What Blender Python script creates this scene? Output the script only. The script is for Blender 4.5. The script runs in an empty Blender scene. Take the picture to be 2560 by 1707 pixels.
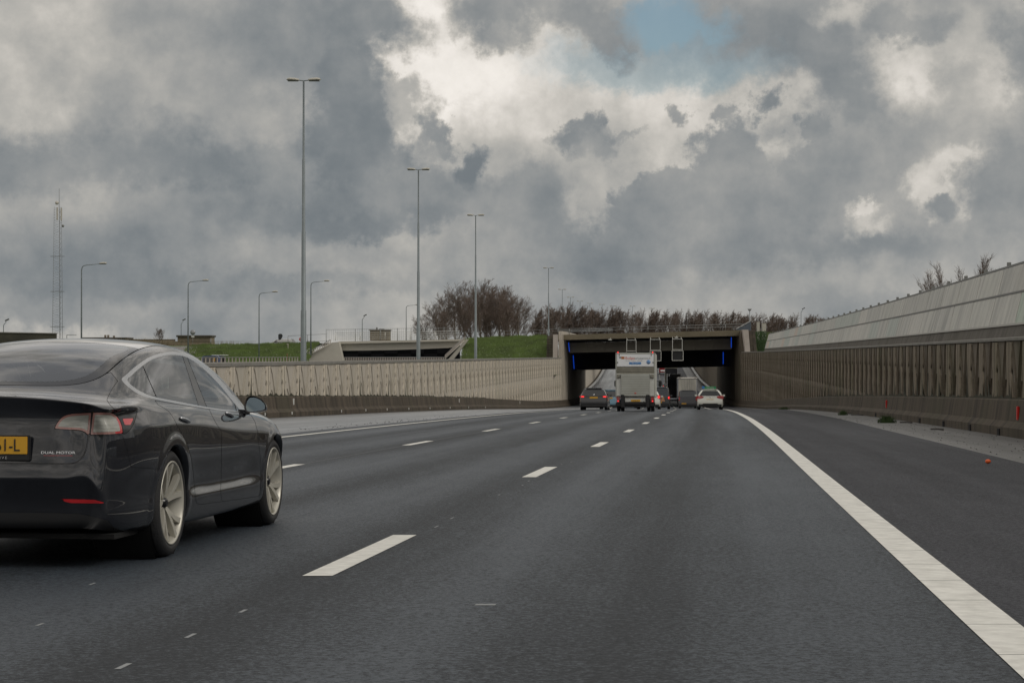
import bpy, bmesh, math, random
import numpy as np
from mathutils import Vector, Matrix
from mathutils.bvhtree import BVHTree

# ------------------------------------------------------------------ camera, sky, sun, exposure
S = bpy.context.scene
F = 4749.0          # focal length in pixels of a 2560 px wide frame
EYE = 1.05
HOR = 888.0
C = bpy.data.collections.new('scene'); S.collection.children.link(C)
cam = bpy.data.cameras.new('camera'); camo = bpy.data.objects.new('camera', cam); C.objects.link(camo)
cam.sensor_width = 36; cam.lens = 36 * F / 2560; cam.clip_start = 0.1; cam.clip_end = 6000
camo.location = (0, 0, EYE)
camo.rotation_euler = (math.radians(90) + math.atan((HOR - 853.5) / F), 0, 0)
S.camera = camo
S.view_settings.view_transform = 'Standard'; S.view_settings.look = 'None'
S.view_settings.gamma = 1; S.view_settings.use_curve_mapping = False
S.view_settings.exposure = 0.05
SUN_EL, SUN_AZ = math.radians(42), math.radians(118)      # azimuth from +Y towards +X

W = bpy.data.worlds.new('World'); S.world = W; W.use_nodes = True
nt = W.node_tree; N = nt.nodes; L = nt.links
for n in list(N): N.remove(n)
def wn(t, **k):
    n = N.new(t)
    for a, b in k.items(): setattr(n, a, b)
    return n
def wmath(op, a, b=None, c=None, clamp=False):
    n = wn('ShaderNodeMath', operation=op); n.use_clamp = clamp
    for i, v in enumerate((a, b, c)):
        if v is None: continue
        if isinstance(v, (int, float)): n.inputs[i].default_value = v
        else: L.new(v, n.inputs[i])
    return n.outputs[0]
out = wn('ShaderNodeOutputWorld'); bg = wn('ShaderNodeBackground'); bg.inputs[1].default_value = 0.1
L.new(bg.outputs[0], out.inputs[0])
sky = wn('ShaderNodeTexSky', sky_type='NISHITA'); sky.sun_disc = False
sky.sun_elevation = SUN_EL; sky.sun_rotation = SUN_AZ; sky.air_density = 1.0; sky.dust_density = 1.0
tc = wn('ShaderNodeTexCoord'); sep = wn('ShaderNodeSeparateXYZ'); L.new(tc.outputs['Generated'], sep.inputs[0])
az = wmath('ARCTAN2', sep.outputs[0], sep.outputs[1]); el = wmath('ARCSINE', sep.outputs[2])
def noise3(scale, detail, rough, off=0.0, vec=None):
    m = wn('ShaderNodeMapping'); m.inputs['Location'].default_value = (off, off * .7, -off)
    L.new(vec or tc.outputs['Generated'], m.inputs[0])
    n = wn('ShaderNodeTexNoise'); n.inputs['Scale'].default_value = scale; n.inputs['Detail'].default_value = detail
    n.inputs['Roughness'].default_value = rough; L.new(m.outputs[0], n.inputs['Vector'])
    return n
n1 = noise3(14, 8, .58); n2 = noise3(14, 8, .58, 31.7)
waz = wmath('MULTIPLY_ADD', wmath('SUBTRACT', n1.outputs[0], .5), .070, az)
wel = wmath('MULTIPLY_ADD', wmath('SUBTRACT', n2.outputs[0], .5), .052, el)
n4 = noise3(60, 6, .62, 4.4); n5 = noise3(60, 6, .62, 9.1)
waz = wmath('MULTIPLY_ADD', wmath('SUBTRACT', n4.outputs[0], .5), .030, waz)
wel = wmath('MULTIPLY_ADD', wmath('SUBTRACT', n5.outputs[0], .5), .028, wel)
n7 = noise3(210, 4, .65, 5.4); n8 = noise3(210, 4, .65, 1.1)
waz = wmath('MULTIPLY_ADD', wmath('SUBTRACT', n7.outputs[0], .5), .009, waz)
wel = wmath('MULTIPLY_ADD', wmath('SUBTRACT', n8.outputs[0], .5), .008, wel)
# general cover for the whole sky: broken grey stratocumulus, paler towards the zenith
n3 = noise3(3.2, 7, .55, 7.3)
cover = wmath('MULTIPLY_ADD', wmath('SUBTRACT', n3.outputs[0], .5), 2.4, .50)
hi = wn('ShaderNodeMapRange'); hi.interpolation_type = 'SMOOTHSTEP'
L.new(el, hi.inputs[0]); hi.inputs[1].default_value = .165; hi.inputs[2].default_value = .36; hi.inputs[3].default_value = 0; hi.inputs[4].default_value = .34
cover = wmath('ADD', cover, hi.outputs[0])
n9 = noise3(7.5, 8, .6, 12.5)
cover = wmath('MULTIPLY_ADD', wmath('SUBTRACT', n9.outputs[0], .5), 1.5, cover)
# cloud masses: ellipse in azimuth and elevation, target tone, softness
bgp = bpy.data.node_groups.new('cloud_mass', 'ShaderNodeTree')
for nm in ('az', 'el', 'prev', 'caz', 'cel', 'raz', 'rel', 'tone', 'soft', 'op'):
    bgp.interface.new_socket(nm, in_out='INPUT', socket_type='NodeSocketFloat')
bgp.interface.new_socket('out', in_out='OUTPUT', socket_type='NodeSocketFloat')
gi = bgp.nodes.new('NodeGroupInput'); go = bgp.nodes.new('NodeGroupOutput')
def gm(op, a, b=None, c=None):
    n = bgp.nodes.new('ShaderNodeMath'); n.operation = op
    for i, v in enumerate((a, b, c)):
        if v is None: continue
        if isinstance(v, (int, float)): n.inputs[i].default_value = v
        else: bgp.links.new(v, n.inputs[i])
    return n.outputs[0]
g = gi.outputs
dx = gm('DIVIDE', gm('SUBTRACT', g['az'], g['caz']), g['raz']); dy = gm('DIVIDE', gm('SUBTRACT', g['el'], g['cel']), g['rel'])
dd = gm('SQRT', gm('ADD', gm('MULTIPLY', dx, dx), gm('MULTIPLY', dy, dy)))
mr = bgp.nodes.new('ShaderNodeMapRange'); mr.interpolation_type = 'SMOOTHSTEP'
bgp.links.new(dd, mr.inputs[0]); bgp.links.new(gm('SUBTRACT', 1.0, g['soft']), mr.inputs[1]); bgp.links.new(gm('ADD', 1.0, g['soft']), mr.inputs[2])
mr.inputs[3].default_value = 1; mr.inputs[4].default_value = 0
k_ = gm('MULTIPLY', mr.outputs[0], g['op'])
bgp.links.new(gm('ADD', g['prev'], gm('MULTIPLY', k_, gm('SUBTRACT', g['tone'], g['prev']))), go.inputs[0])
def sky_at(px, py):       # position in the 2352 px wide print of the photograph -> azimuth, elevation
    x = (px * 1.0884 - 1280) / F; z = (HOR - py * 1.0884) / F
    return math.atan(x), math.asin(z / math.sqrt(1 + x * x + z * z))
def mass(prev, px, py, rx, ry, tone, soft=.5, op=1.0):
    soft = min(.98, soft * 1.45 + .08)
    n = wn('ShaderNodeGroup'); n.node_tree = bgp
    a, e = sky_at(px, py)
    L.new(waz, n.inputs['az']); L.new(wel, n.inputs['el'])
    if isinstance(prev, (int, float)): n.inputs['prev'].default_value = prev
    else: L.new(prev, n.inputs['prev'])
    for k, v in dict(caz=a, cel=e, raz=rx * 1.0884 / F, rel=ry * 1.0884 / F, tone=tone, soft=soft, op=op).items():
        n.inputs[k].default_value = v
    return n.outputs[0]
MASSES = [
 # px, py, rx, ry, tone, softness, opacity
 (1176, 350, 1500, 620, .42, .35, .85),
 (350, 200, 620, 260, .50, .4, .9), (50, 200, 170, 140, .72, .7, .8), (230, 90, 200, 80, .60, .6, .7), (600, 60, 360, 90, .33, .4, .85), (900, 40, 70, 60, .5, .5, .5),
 (430, 230, 260, 90, .40, .5, .6), (600, 240, 150, 110, .52, .5, .6), (230, 290, 90, 40, .30, .6, .6),
 (20, 390, 480, 60, .14, .5, .9), (480, 360, 330, 55, .18, .4, .85), (380, 470, 280, 50, .50, .5, .7), (120, 520, 230, 60, .30, .5, .8), (620, 500, 220, 38, .30, .5, .7),
 (560, 590, 180, 30, .54, .6, .7), (20, 620, 330, 80, .10, .6, .9), (300, 660, 300, 50, .18, .6, .8), (500, 700, 250, 30, .38, .6, .6),
 (1330, 230, 520, 240, .66, .4, .85), (1030, 170, 240, 190, .98, .35, 1), (960, 30, 90, 70, 1.0, .4, 1), (1230, 190, 110, 90, .96, .4, .95),
 (1050, 330, 190, 70, .78, .4, .85), (1180, 330, 130, 90, .62, .4, .7),
 (660, 60, 150, 120, .28, .3, .9), (820, 50, 150, 75, .18, .25, .95), (760, 190, 90, 80, .14, .2, .95), (790, 300, 115, 110, .12, .2, .95), (850, 370, 110, 75, .10, .2, .95), (930, 240, 60, 55, .42, .25, .75),
 (650, 400, 90, 70, .46, .4, .7), (760, 470, 250, 45, .22, .4, .85), (950, 440, 110, 60, .26, .35, .85), (860, 500, 160, 22, .12, .5, .8),
 (990, 290, 26, 30, .26, .3, .95), (985, 335, 30, 32, .34, .35, .9), (1070, 385, 42, 52, .14, .25, .95),
 (1150, 40, 95, 55, .34, .3, .9), (1400, 30, 140, 50, .30, .3, .9), (1430, 80, 45, 32, .26, .3, .9), (1180, 90, 55, 35, .45, .3, .7),
 (1400, 250, 270, 90, .84, .25, .95), (1560, 290, 130, 110, .86, .3, .9), (1720, 370, 60, 60, .90, .3, .95), (1750, 220, 80, 50, .78, .3, .9), (1330, 460, 70, 50, .90, .35, .95), (1400, 440, 55, 60, .88, .35, .95),
 (1340, 290, 60, 26, .18, .3, .95), (1390, 270, 24, 34, .20, .3, .95), (1385, 325, 50, 26, .30, .35, .9), (1440, 285, 40, 10, .5, .4, .7),
 (1390, 410, 170, 130, .60, .7, .6),
 (1240, 420, 70, 60, .40, .25, .9), (1210, 480, 110, 60, .34, .3, .9), (1320, 560, 170, 50, .32, .35, .85),
 (1660, 320, 62, 62, .40, .10, .97), (1690, 390, 78, 70, .36, .12, .97), (1580, 420, 70, 42, .36, .12, .97), (1520, 440, 90, 42, .33, .12, .97), (1490, 500, 90, 50, .28, .18, .95), (1440, 450, 28, 22, .32, .2, .9), (1830, 300, 42, 38, .30, .12, .97), (1850, 370, 70, 60, .34, .15, .97),
 (1760, 480, 290, 75, .33, .25, .95), (1950, 400, 170, 90, .37, .3, .9), (1850, 560, 300, 40, .26, .4, .85), (1560, 240, 22, 18, .4, .3, .8), (1720, 225, 34, 26, .22, .3, .9), (1640, 240, 20, 20, .40, .3, .8),
 (1770, 60, 260, 75, .30, .3, .95), (1900, 120, 130, 90, .20, .25, .95), (1960, 200, 110, 70, .15, .25, .95), (2060, 260, 110, 42, .14, .3, .95), (2170, 290, 130, 60, .30, .4, .85),
 (2120, 130, 220, 190, .58, .6, .8),
 (1960, 20, 70, 40, .74, .35, .85), (2080, 150, 90, 110, .80, .3, .95), (2200, 120, 90, 110, .66, .35, .85), (2060, 40, 70, 40, .36, .3, .85), (2300, 60, 60, 50, .5, .4, .8), (2340, 150, 60, 110, .20, .4, .9), (2180, 190, 50, 50, .45, .4, .7),
 (2190, 450, 150, 130, .52, .6, .8), (1990, 520, 120, 60, .52, .6, .8), (1720, 400, 150, 60, .55, .7, .4),
 (1985, 500, 44, 22, .80, .3, .95), (2010, 545, 60, 24, .72, .35, .9), (2200, 400, 50, 40, .70, .25, .95), (2170, 470, 55, 44, .76, .25, .95), (2250, 500, 30, 34, .74, .3, .9), (2210, 510, 34, 22, .28, .3, .9), (2330, 420, 70, 130, .22, .35, .9),
 (1400, 590, 500, 34, .28, .5, .75), (1950, 600, 260, 34, .20, .5, .75), (1150, 560, 180, 30, .40, .5, .6), (1500, 635, 400, 20, .40, .6, .5),
 (800, 610, 260, 24, .50, .6, .6), (760, 640, 330, 24, .28, .6, .7), (900, 720, 600, 34, .46, .7, .7), (1500, 680, 500, 22, .44, .6, .6), (2000, 665, 300, 24, .46, .6, .6), (200, 740, 400, 30, .24, .7, .8),
]
tone = cover
for m_ in MASSES: tone = mass(tone, *m_)
n6 = noise3(26, 9, .6, 2.2)
n10 = noise3(11, 5, .5, 21.0)
tone = wmath('MULTIPLY_ADD', wmath('SUBTRACT', n10.outputs[0], .5), .75, tone)
tone = wmath('MULTIPLY_ADD', wmath('SUBTRACT', n6.outputs[0], .5), .75, tone)
ramp = wn('ShaderNodeValToRGB'); cr = ramp.color_ramp; cr.interpolation = 'B_SPLINE'
cols = [(0, (.158, .180, .196)), (.20, (.222, .240, .250)), (.42, (.318, .322, .316)), (.62, (.455, .440, .405)), (.80, (.65, .615, .565)), (1, (.90, .855, .80))]
while len(cr.elements) < len(cols): cr.elements.new(.5)
for e_, (p_, c_) in zip(cr.elements, cols): e_.position = p_; e_.color = (*c_, 1)
L.new(tone, ramp.inputs[0])
ten = wn('ShaderNodeVectorMath', operation='SCALE'); L.new(ramp.outputs[0], ten.inputs[0]); ten.inputs['Scale'].default_value = 10.0
blue = mass(0.0, 1560, 30, 85, 75, .85, .3); blue = mass(blue, 1400, 135, 130, 36, .45, .4); blue = mass(blue, 1580, 135, 150, 40, .50, .4)
hole = wn('ShaderNodeMapRange'); L.new(n3.outputs[0], hole.inputs[0]); hole.inputs[1].default_value = .54; hole.inputs[2].default_value = .62
hole.inputs[3].default_value = 0; hole.inputs[4].default_value = .5
up = wn('ShaderNodeMapRange'); L.new(el, up.inputs[0]); up.inputs[1].default_value = .22; up.inputs[2].default_value = .5
blue = wmath('MAXIMUM', blue, wmath('MULTIPLY', hole.outputs[0], up.outputs[0]))
skys = wn('ShaderNodeVectorMath', operation='MULTIPLY'); L.new(sky.outputs[0], skys.inputs[0]); skys.inputs[1].default_value = (.85, .88, .80)
mx = wn('ShaderNodeMix', data_type='VECTOR'); L.new(blue, mx.inputs[0]); L.new(ten.outputs[0], mx.inputs[4]); L.new(skys.outputs[0], mx.inputs[5])
# below the horizon the dome shows hazy ground tone
lo = wn('ShaderNodeMapRange'); L.new(el, lo.inputs[0]); lo.inputs[1].default_value = -.02; lo.inputs[2].default_value = -.002
mx2 = wn('ShaderNodeMix', data_type='VECTOR'); L.new(lo.outputs[0], mx2.inputs[0]); mx2.inputs[4].default_value = (1.2, 1.25, 1.2); L.new(mx.outputs[1], mx2.inputs[5])
L.new(mx2.outputs[1], bg.inputs[0])

sd = bpy.data.lights.new('sun', 'SUN'); sd.energy = 0.9; sd.angle = math.radians(24); sd.color = (1, .95, .87)
so = bpy.data.objects.new('sun', sd); C.objects.link(so)
sv = Vector((math.sin(SUN_AZ) * math.cos(SUN_EL), math.cos(SUN_AZ) * math.cos(SUN_EL), math.sin(SUN_EL)))
so.rotation_euler = sv.to_track_quat('Z', 'Y').to_euler(); so.location = sv * 300

# ------------------------------------------------------------------ helpers
def P(px, py, d):                    # photo pixel (2560 wide) at distance d along +Y -> point
    return Vector(((px - 1280) / F * d, d, EYE - (py - HOR) / F * d))
def PD(px, py, d): return P(px * 1.0884, py * 1.0884, d)

def mat(name, col, rough=.6, metal=0, spec=.5, emis=None, es=0, noise=0, nscale=5, col2=None, bump=0, bscale=60, coat=0, obj=True, stretch=None, alpha=None):
    m = bpy.data.materials.new(name); m.use_nodes = True
    t = m.node_tree; b = t.nodes['Principled BSDF']
    b.inputs['Base Color'].default_value = (*col, 1); b.inputs['Roughness'].default_value = rough
    b.inputs['Metallic'].default_value = metal; b.inputs['Specular IOR Level'].default_value = spec
    if coat: b.inputs['Coat Weight'].default_value = coat; b.inputs['Coat Roughness'].default_value = .04
    if emis: b.inputs['Emission Color'].default_value = (*emis, 1); b.inputs['Emission Strength'].default_value = es
    if noise or bump:
        c = t.nodes.new('ShaderNodeTexCoord'); src = c.outputs['Object']
        if stretch:
            mp = t.nodes.new('ShaderNodeMapping'); mp.inputs['Scale'].default_value = stretch; t.links.new(src, mp.inputs[0]); src = mp.outputs[0]
        if noise:
            n = t.nodes.new('ShaderNodeTexNoise'); n.inputs['Scale'].default_value = nscale; n.inputs['Detail'].default_value = 6; n.inputs['Roughness'].default_value = .6
            t.links.new(src, n.inputs['Vector'])
            r = t.nodes.new('ShaderNodeValToRGB'); r.color_ramp.elements[0].position = .3; r.color_ramp.elements[1].position = .7
            c2 = col2 or tuple(x * (1 - noise) for x in col)
            r.color_ramp.elements[0].color = (*c2, 1); r.color_ramp.elements[1].color = (*col, 1)
            t.links.new(n.outputs[0], r.inputs[0]); t.links.new(r.outputs[0], b.inputs['Base Color'])
        if bump:
            n = t.nodes.new('ShaderNodeTexNoise'); n.inputs['Scale'].default_value = bscale; n.inputs['Detail'].default_value = 4
            t.links.new(src, n.inputs['Vector'])
            bp = t.nodes.new('ShaderNodeBump'); bp.inputs['Strength'].default_value = bump; bp.inputs['Distance'].default_value = .02
            t.links.new(n.outputs[0], bp.inputs['Height']); t.links.new(bp.outputs[0], b.inputs['Normal'])
    return m

def glass_mat(name, tint, rough=.015, ior=1.6):
    m = bpy.data.materials.new(name); m.use_nodes = True; t = m.node_tree
    for n in list(t.nodes): t.nodes.remove(n)
    o = t.nodes.new('ShaderNodeOutputMaterial'); mxx = t.nodes.new('ShaderNodeMixShader')
    tr = t.nodes.new('ShaderNodeBsdfTransparent'); tr.inputs[0].default_value = (*tint, 1)
    gl = t.nodes.new('ShaderNodeBsdfGlossy'); gl.inputs['Roughness'].default_value = rough; gl.inputs[0].default_value = (.95, .97, 1, 1)
    lw = t.nodes.new('ShaderNodeFresnel'); lw.inputs[0].default_value = ior
    t.links.new(lw.outputs[0], mxx.inputs[0]); t.links.new(tr.outputs[0], mxx.inputs[1]); t.links.new(gl.outputs[0], mxx.inputs[2])
    t.links.new(mxx.outputs[0], o.inputs[0])
    return m

class MB:                            # collects shapes into one mesh
    def __init__(s): s.v = []; s.f = []; s.sm = []
    def add(s, vs, fs, smooth=False):
        o = len(s.v); s.v += [tuple(v) for v in vs]; s.f += [tuple(i + o for i in f) for f in fs]; s.sm += [smooth] * len(fs); return s
    def box(s, x0, x1, y0, y1, z0, z1, M=None, tx=0):
        vs = [(x0, y0, z0), (x1, y0, z0), (x1, y1, z0), (x0, y1, z0), (x0 + tx, y0, z1), (x1 - tx, y0, z1), (x1 - tx, y1, z1), (x0 + tx, y1, z1)]
        if M is not None: vs = [M @ Vector(v) for v in vs]
        return s.add(vs, [(3, 2, 1, 0), (4, 5, 6, 7), (0, 1, 5, 4), (1, 2, 6, 5), (2, 3, 7, 6), (3, 0, 4, 7)])
    def bbox(s, x0, x1, y0, y1, z0, z1, b=.01, M=None):      # bevelled box
        bm = bmesh.new(); bmesh.ops.create_cube(bm, size=1)
        for v in bm.verts: v.co = Vector(((x0 + x1) / 2 + v.co.x * (x1 - x0), (y0 + y1) / 2 + v.co.y * (y1 - y0), (z0 + z1) / 2 + v.co.z * (z1 - z0)))
        bmesh.ops.bevel(bm, geom=bm.edges[:], offset=b, segments=2, affect='EDGES')
        bm.verts.index_update(); vs = [v.co.copy() for v in bm.verts]
        if M is not None: vs = [M @ v for v in vs]
        fs = [tuple(v.index for v in f.verts) for f in bm.faces]; bm.free(); return s.add(vs, fs)
    def tube(s, pts, r, n=8, cap=True, smooth=True):
        pts = [Vector(p) for p in pts]; rr = r if isinstance(r, (list, tuple)) else [r] * len(pts); vs = []
        for i, p in enumerate(pts):
            d = (pts[min(i + 1, len(pts) - 1)] - pts[max(i - 1, 0)]).normalized()
            a = d.orthogonal().normalized() if i == 0 else (a - d * a.dot(d)).normalized()
            b = d.cross(a)
            vs += [p + (a * math.cos(t) + b * math.sin(t)) * rr[i] for t in [2 * math.pi * k / n for k in range(n)]]
        fs = [(i * n + k, i * n + (k + 1) % n, (i + 1) * n + (k + 1) % n, (i + 1) * n + k) for i in range(len(pts) - 1) for k in range(n)]
        if cap: fs += [tuple(range(n))[::-1], tuple((len(pts) - 1) * n + k for k in range(n))]
        return s.add(vs, fs, smooth)
    def prism(s, poly, a, b, axis='y'):                       # poly in the two other axes, extruded a..b
        n = len(poly)
        def q(p, t): return {'y': (p[0], t, p[1]), 'x': (t, p[0], p[1]), 'z': (p[0], p[1], t)}[axis]
        vs = [q(p, a) for p in poly] + [q(p, b) for p in poly]
        fs = [tuple(range(n)), tuple(range(2 * n - 1, n - 1, -1))] + [(i, i + n, (i + 1) % n + n, (i + 1) % n) for i in range(n)]
        return s.add(vs, fs)
    def lathe(s, prof, n=32, axis='x', c=(0, 0, 0), smooth=True, close=False):   # prof: (t along axis, radius)
        vs = []
        for t, r in prof:
            for k in range(n):
                a = 2 * math.pi * k / n
                vs.append({'x': (c[0] + t, c[1] + r * math.cos(a), c[2] + r * math.sin(a)), 'y': (c[0] + r * math.cos(a), c[1] + t, c[2] + r * math.sin(a)),
                           'z': (c[0] + r * math.cos(a), c[1] + r * math.sin(a), c[2] + t)}[axis])
        m = len(prof)
        fs = [(i * n + k, i * n + (k + 1) % n, (i + 1) * n + (k + 1) % n, (i + 1) * n + k) for i in range(m - 1) for k in range(n)]
        return s.add(vs, fs, smooth)
    def mesh(s, name, m=None):
        me = bpy.data.meshes.new(name); me.from_pydata(s.v, [], s.f); me.update()
        me.polygons.foreach_set('use_smooth', s.sm)
        if m: me.materials.append(m)
        bm = bmesh.new(); bm.from_mesh(me); bmesh.ops.recalc_face_normals(bm, faces=bm.faces); bm.to_mesh(me); bm.free()
        return me
    def build(s, name, m, parent=None, auto=None, kind=None):
        o = link(name, s.mesh(name, m), parent)
        if auto: smooth_by_angle(o.data, auto)
        if kind: o['kind'] = kind
        return o

def smooth_by_angle(me, deg=35):
    bm = bmesh.new(); bm.from_mesh(me); c = math.radians(deg)
    for f in bm.faces: f.smooth = True
    for e in bm.edges:
        if len(e.link_faces) == 2: e.smooth = e.calc_face_angle(0) < c
    bm.to_mesh(me); bm.free()

def link(name, data, parent=None, loc=None, rot=None):
    o = bpy.data.objects.new(name, data); C.objects.link(o)
    if parent: o.parent = parent
    if loc is not None: o.location = loc
    if rot is not None: o.rotation_euler = rot
    return o
def tag(o, label=None, cat=None, group=None, kind=None):
    for k, v in (('label', label), ('category', cat), ('group', group), ('kind', kind)):
        if v: o[k] = v
    return o
def thing(name, label, cat, loc=(0, 0, 0), rot=(0, 0, 0), group=None):
    return tag(link(name, None, None, loc, rot), label, cat, group)
def kids(o): return [c for c in C.objects if c.parent == o]
KIDS = {}
def copy_tree(o, parent=None):
    c = o.copy(); C.objects.link(c); c.parent = parent
    if o.name not in KIDS: KIDS[o.name] = kids(o)
    for ch in KIDS[o.name]: copy_tree(ch, c)
    return c
def text(name, s, size, m, parent, M, ext=.002, align='CENTER', font_scale=(1, 1)):
    cu = bpy.data.curves.new(name, 'FONT'); cu.body = s; cu.size = size; cu.extrude = ext; cu.align_x = align; cu.align_y = 'CENTER'
    to = bpy.data.objects.new(name, cu); C.objects.link(to)
    bpy.context.view_layer.update()
    me = bpy.data.meshes.new_from_object(to.evaluated_get(bpy.context.evaluated_depsgraph_get()))
    bpy.data.objects.remove(to); bpy.data.curves.remove(cu)
    me.transform(Matrix.Diagonal((font_scale[0], font_scale[1], 1, 1))); me.transform(M); me.materials.clear(); me.materials.append(m)
    o = link(name, me, parent); return o
RZX = Matrix.Rotation(math.radians(90), 4, 'X')     # text standing up, read from -Y
rng = random.Random(7)

# ------------------------------------------------------------------ the road's line and level
# distance, image x of the marking between lanes 2 and 3, image y of the surface
TAB = [(4, None, None), (10.69, 793.5, 1439.6), (22.69, 1322, 1192.7), (34.69, 1487, 1116.7), (46.69, 1565.8, 1079.8), (58.69, 1610.2, 1059.2), (70.69, 1638.9, 1046.1),
       (82.69, 1657.2, 1037.8), (94.69, 1669.6, 1031.8), (106.69, 1678.7, 1028.1), (118.69, 1684.3, 1025.4), (130.69, 1688, 1023.6), (160, 1690.5, 1022.4), (200, 1690.5, 1021.6),
       (245, 1680.5, 1014), (300, 1669, 1001), (350, 1661, 986), (418, 1653, 962), (526, 1645, 920), (700, 1640, 889)]
zs = np.array([t[0] for t in TAB], float)
LX = np.array([(t[1] - 1280) / F * t[0] if t[1] else 0 for t in TAB]); LZ = np.array([EYE - (t[2] - HOR) / F * t[0] if t[2] else 0 for t in TAB])
LX[0] = LX[1] - (LX[2] - LX[1]) / 12 * 6.69; LZ[0] = LZ[1] - (LZ[2] - LZ[1]) / 12 * 6.69
zs = np.concatenate([[-30], zs]); LX = np.concatenate([[LX[0] - .107 * 34], LX]); LZ = np.concatenate([[LZ[0] + .0179 * 34], LZ])
def hermite(x, X, Y):
    m = np.empty_like(Y); h = np.diff(X); dl = np.diff(Y) / h
    m[1:-1] = (dl[:-1] * h[1:] + dl[1:] * h[:-1]) / (h[1:] + h[:-1]); m[0] = dl[0]; m[-1] = dl[-1]
    i = np.clip(np.searchsorted(X, x) - 1, 0, len(X) - 2); t = (x - X[i]) / h[i]
    return (Y[i] * (1 + 2 * t) * (1 - t) ** 2 + m[i] * h[i] * t * (1 - t) ** 2 + Y[i + 1] * t * t * (3 - 2 * t) + m[i + 1] * h[i] * t * t * (t - 1))
_g = np.arange(-30, 701, 1.0)
_lx = hermite(_g, zs, LX); _lz = hermite(_g, zs, LZ)
def sm(a, w):
    k = np.ones(w) / w; p = np.concatenate([a[0] - (a[1] - a[0]) * np.arange(w // 2, 0, -1), a, a[-1] + (a[-1] - a[-2]) * np.arange(1, w // 2 + 1)]); return np.convolve(p, k, 'valid')
_lx = sm(sm(_lx, 9), 9); _lz = sm(sm(_lz, 9), 9)
def lx(d): return float(np.interp(d, _g, _lx))
def lz(d): return float(np.interp(d, _g, _lz))
def RP(d, off, dz=0.0): return Vector((lx(d) + off, d, lz(d) + dz))
# ------------------------------------------------------------------ road surface
def uv_strip(name, d0, d1, step, offs, dz, m, parent=None, kind=None, zf=None):
    ds = list(np.arange(d0, d1, step)) + [d1]; vs = []; fs = []; n = len(offs); uvs = []
    for d in ds:
        for o in offs:
            oo = o(d) if callable(o) else o
            p = RP(d, oo, dz)
            vs.append(p); uvs.append((oo, d))
    for i in range(len(ds) - 1):
        for k in range(n - 1): a = i * n + k; fs.append((a, a + 1, a + n + 1, a + n))
    me = bpy.data.meshes.new(name); me.from_pydata(vs, [], fs); uv = me.uv_layers.new(name='UVMap')
    for li, l in enumerate(me.loops): uv.data[li].uv = uvs[l.vertex_index]
    me.polygons.foreach_set('use_smooth', [True] * len(fs)); me.materials.append(m)
    o = link(name, me, parent)
    if kind: o['kind'] = kind
    return o

def nodes_for(m): t = m.node_tree; return t, t.nodes, t.links, t.nodes['Principled BSDF']
def asphalt(name, dark, light, track=1.0, rough=.5, spec=.5, gr=3.2):
    m = bpy.data.materials.new(name); m.use_nodes = True; t, n, l, b = nodes_for(m)
    uv = n.new('ShaderNodeUVMap'); uv.uv_map = 'UVMap'; geo = n.new('ShaderNodeNewGeometry')
    def nz(vec, sc, det, rg, scale=(1, 1, 1)):
        mp = n.new('ShaderNodeMapping'); mp.inputs['Scale'].default_value = scale; l.new(vec, mp.inputs[0])
        x = n.new('ShaderNodeTexNoise'); x.inputs['Scale'].default_value = sc; x.inputs['Detail'].default_value = det; x.inputs['Roughness'].default_value = rg
        l.new(mp.outputs[0], x.inputs['Vector']); return x.outputs[0]
    streak = nz(uv.outputs[0], 1.0, 5, .6, (1.6, .03, 1)); blot = nz(uv.outputs[0], 1.0, 4, .5, (.35, .035, 1)); grain = nz(geo.outputs['Position'], 34, 5, .9); mid = nz(geo.outputs['Position'], 2.2, 6, .7, (1, .25, 1))
    sx = n.new('ShaderNodeSeparateXYZ'); l.new(uv.outputs[0], sx.inputs[0])
    # two wheel tracks per 3.65 m lane: paler, polished bands
    w = n.new('ShaderNodeMath'); w.operation = 'MULTIPLY_ADD'; l.new(sx.outputs[0], w.inputs[0]); w.inputs[1].default_value = 4 * math.pi / 3.65; w.inputs[2].default_value = 0
    co = n.new('ShaderNodeMath'); co.operation = 'COSINE'; l.new(w.outputs[0], co.inputs[0])
    def M_(op, a, bb, c=0):
        x = n.new('ShaderNodeMath'); x.operation = op
        for i, v in enumerate((a, bb, c)):
            if isinstance(v, (int, float)): x.inputs[i].default_value = v
            else: l.new(v, x.inputs[i])
        return x.outputs[0]
    f = M_('MULTIPLY_ADD', co.outputs[0], -.17 * track, .5)
    f = M_('MULTIPLY_ADD', M_('SUBTRACT', streak, .5), 1.2, f)
    f = M_('MULTIPLY_ADD', M_('SUBTRACT', blot, .5), 1.1, f)
    f = M_('MULTIPLY_ADD', M_('SUBTRACT', mid, .5), .6, f)
    f = M_('MULTIPLY_ADD', M_('SUBTRACT', grain, .5), gr, f)
    r = n.new('ShaderNodeValToRGB'); r.color_ramp.elements[0].color = (*dark, 1); r.color_ramp.elements[1].color = (*light, 1); l.new(f, r.inputs[0])
    l.new(r.outputs[0], b.inputs['Base Color'])
    rr = n.new('ShaderNodeMapRange'); l.new(f, rr.inputs[0]); rr.inputs[3].default_value = rough + .12; rr.inputs[4].default_value = rough - .08; l.new(rr.outputs[0], b.inputs['Roughness'])
    b.inputs['Specular IOR Level'].default_value = spec
    bp = n.new('ShaderNodeBump'); bp.inputs['Strength'].default_value = .7; bp.inputs['Distance'].default_value = .006; l.new(grain, bp.inputs['Height']); l.new(bp.outputs[0], b.inputs['Normal'])
    return m
M_road = asphalt('asphalt', (.008, .0110, .0150), (.044, .056, .071), 1.5, .60, .36, 6.0)
M_shoulder = asphalt('shoulder_asphalt', (.009, .0098, .0132), (.034, .0365, .047), 0, .68, .30, 6.0)
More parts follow.
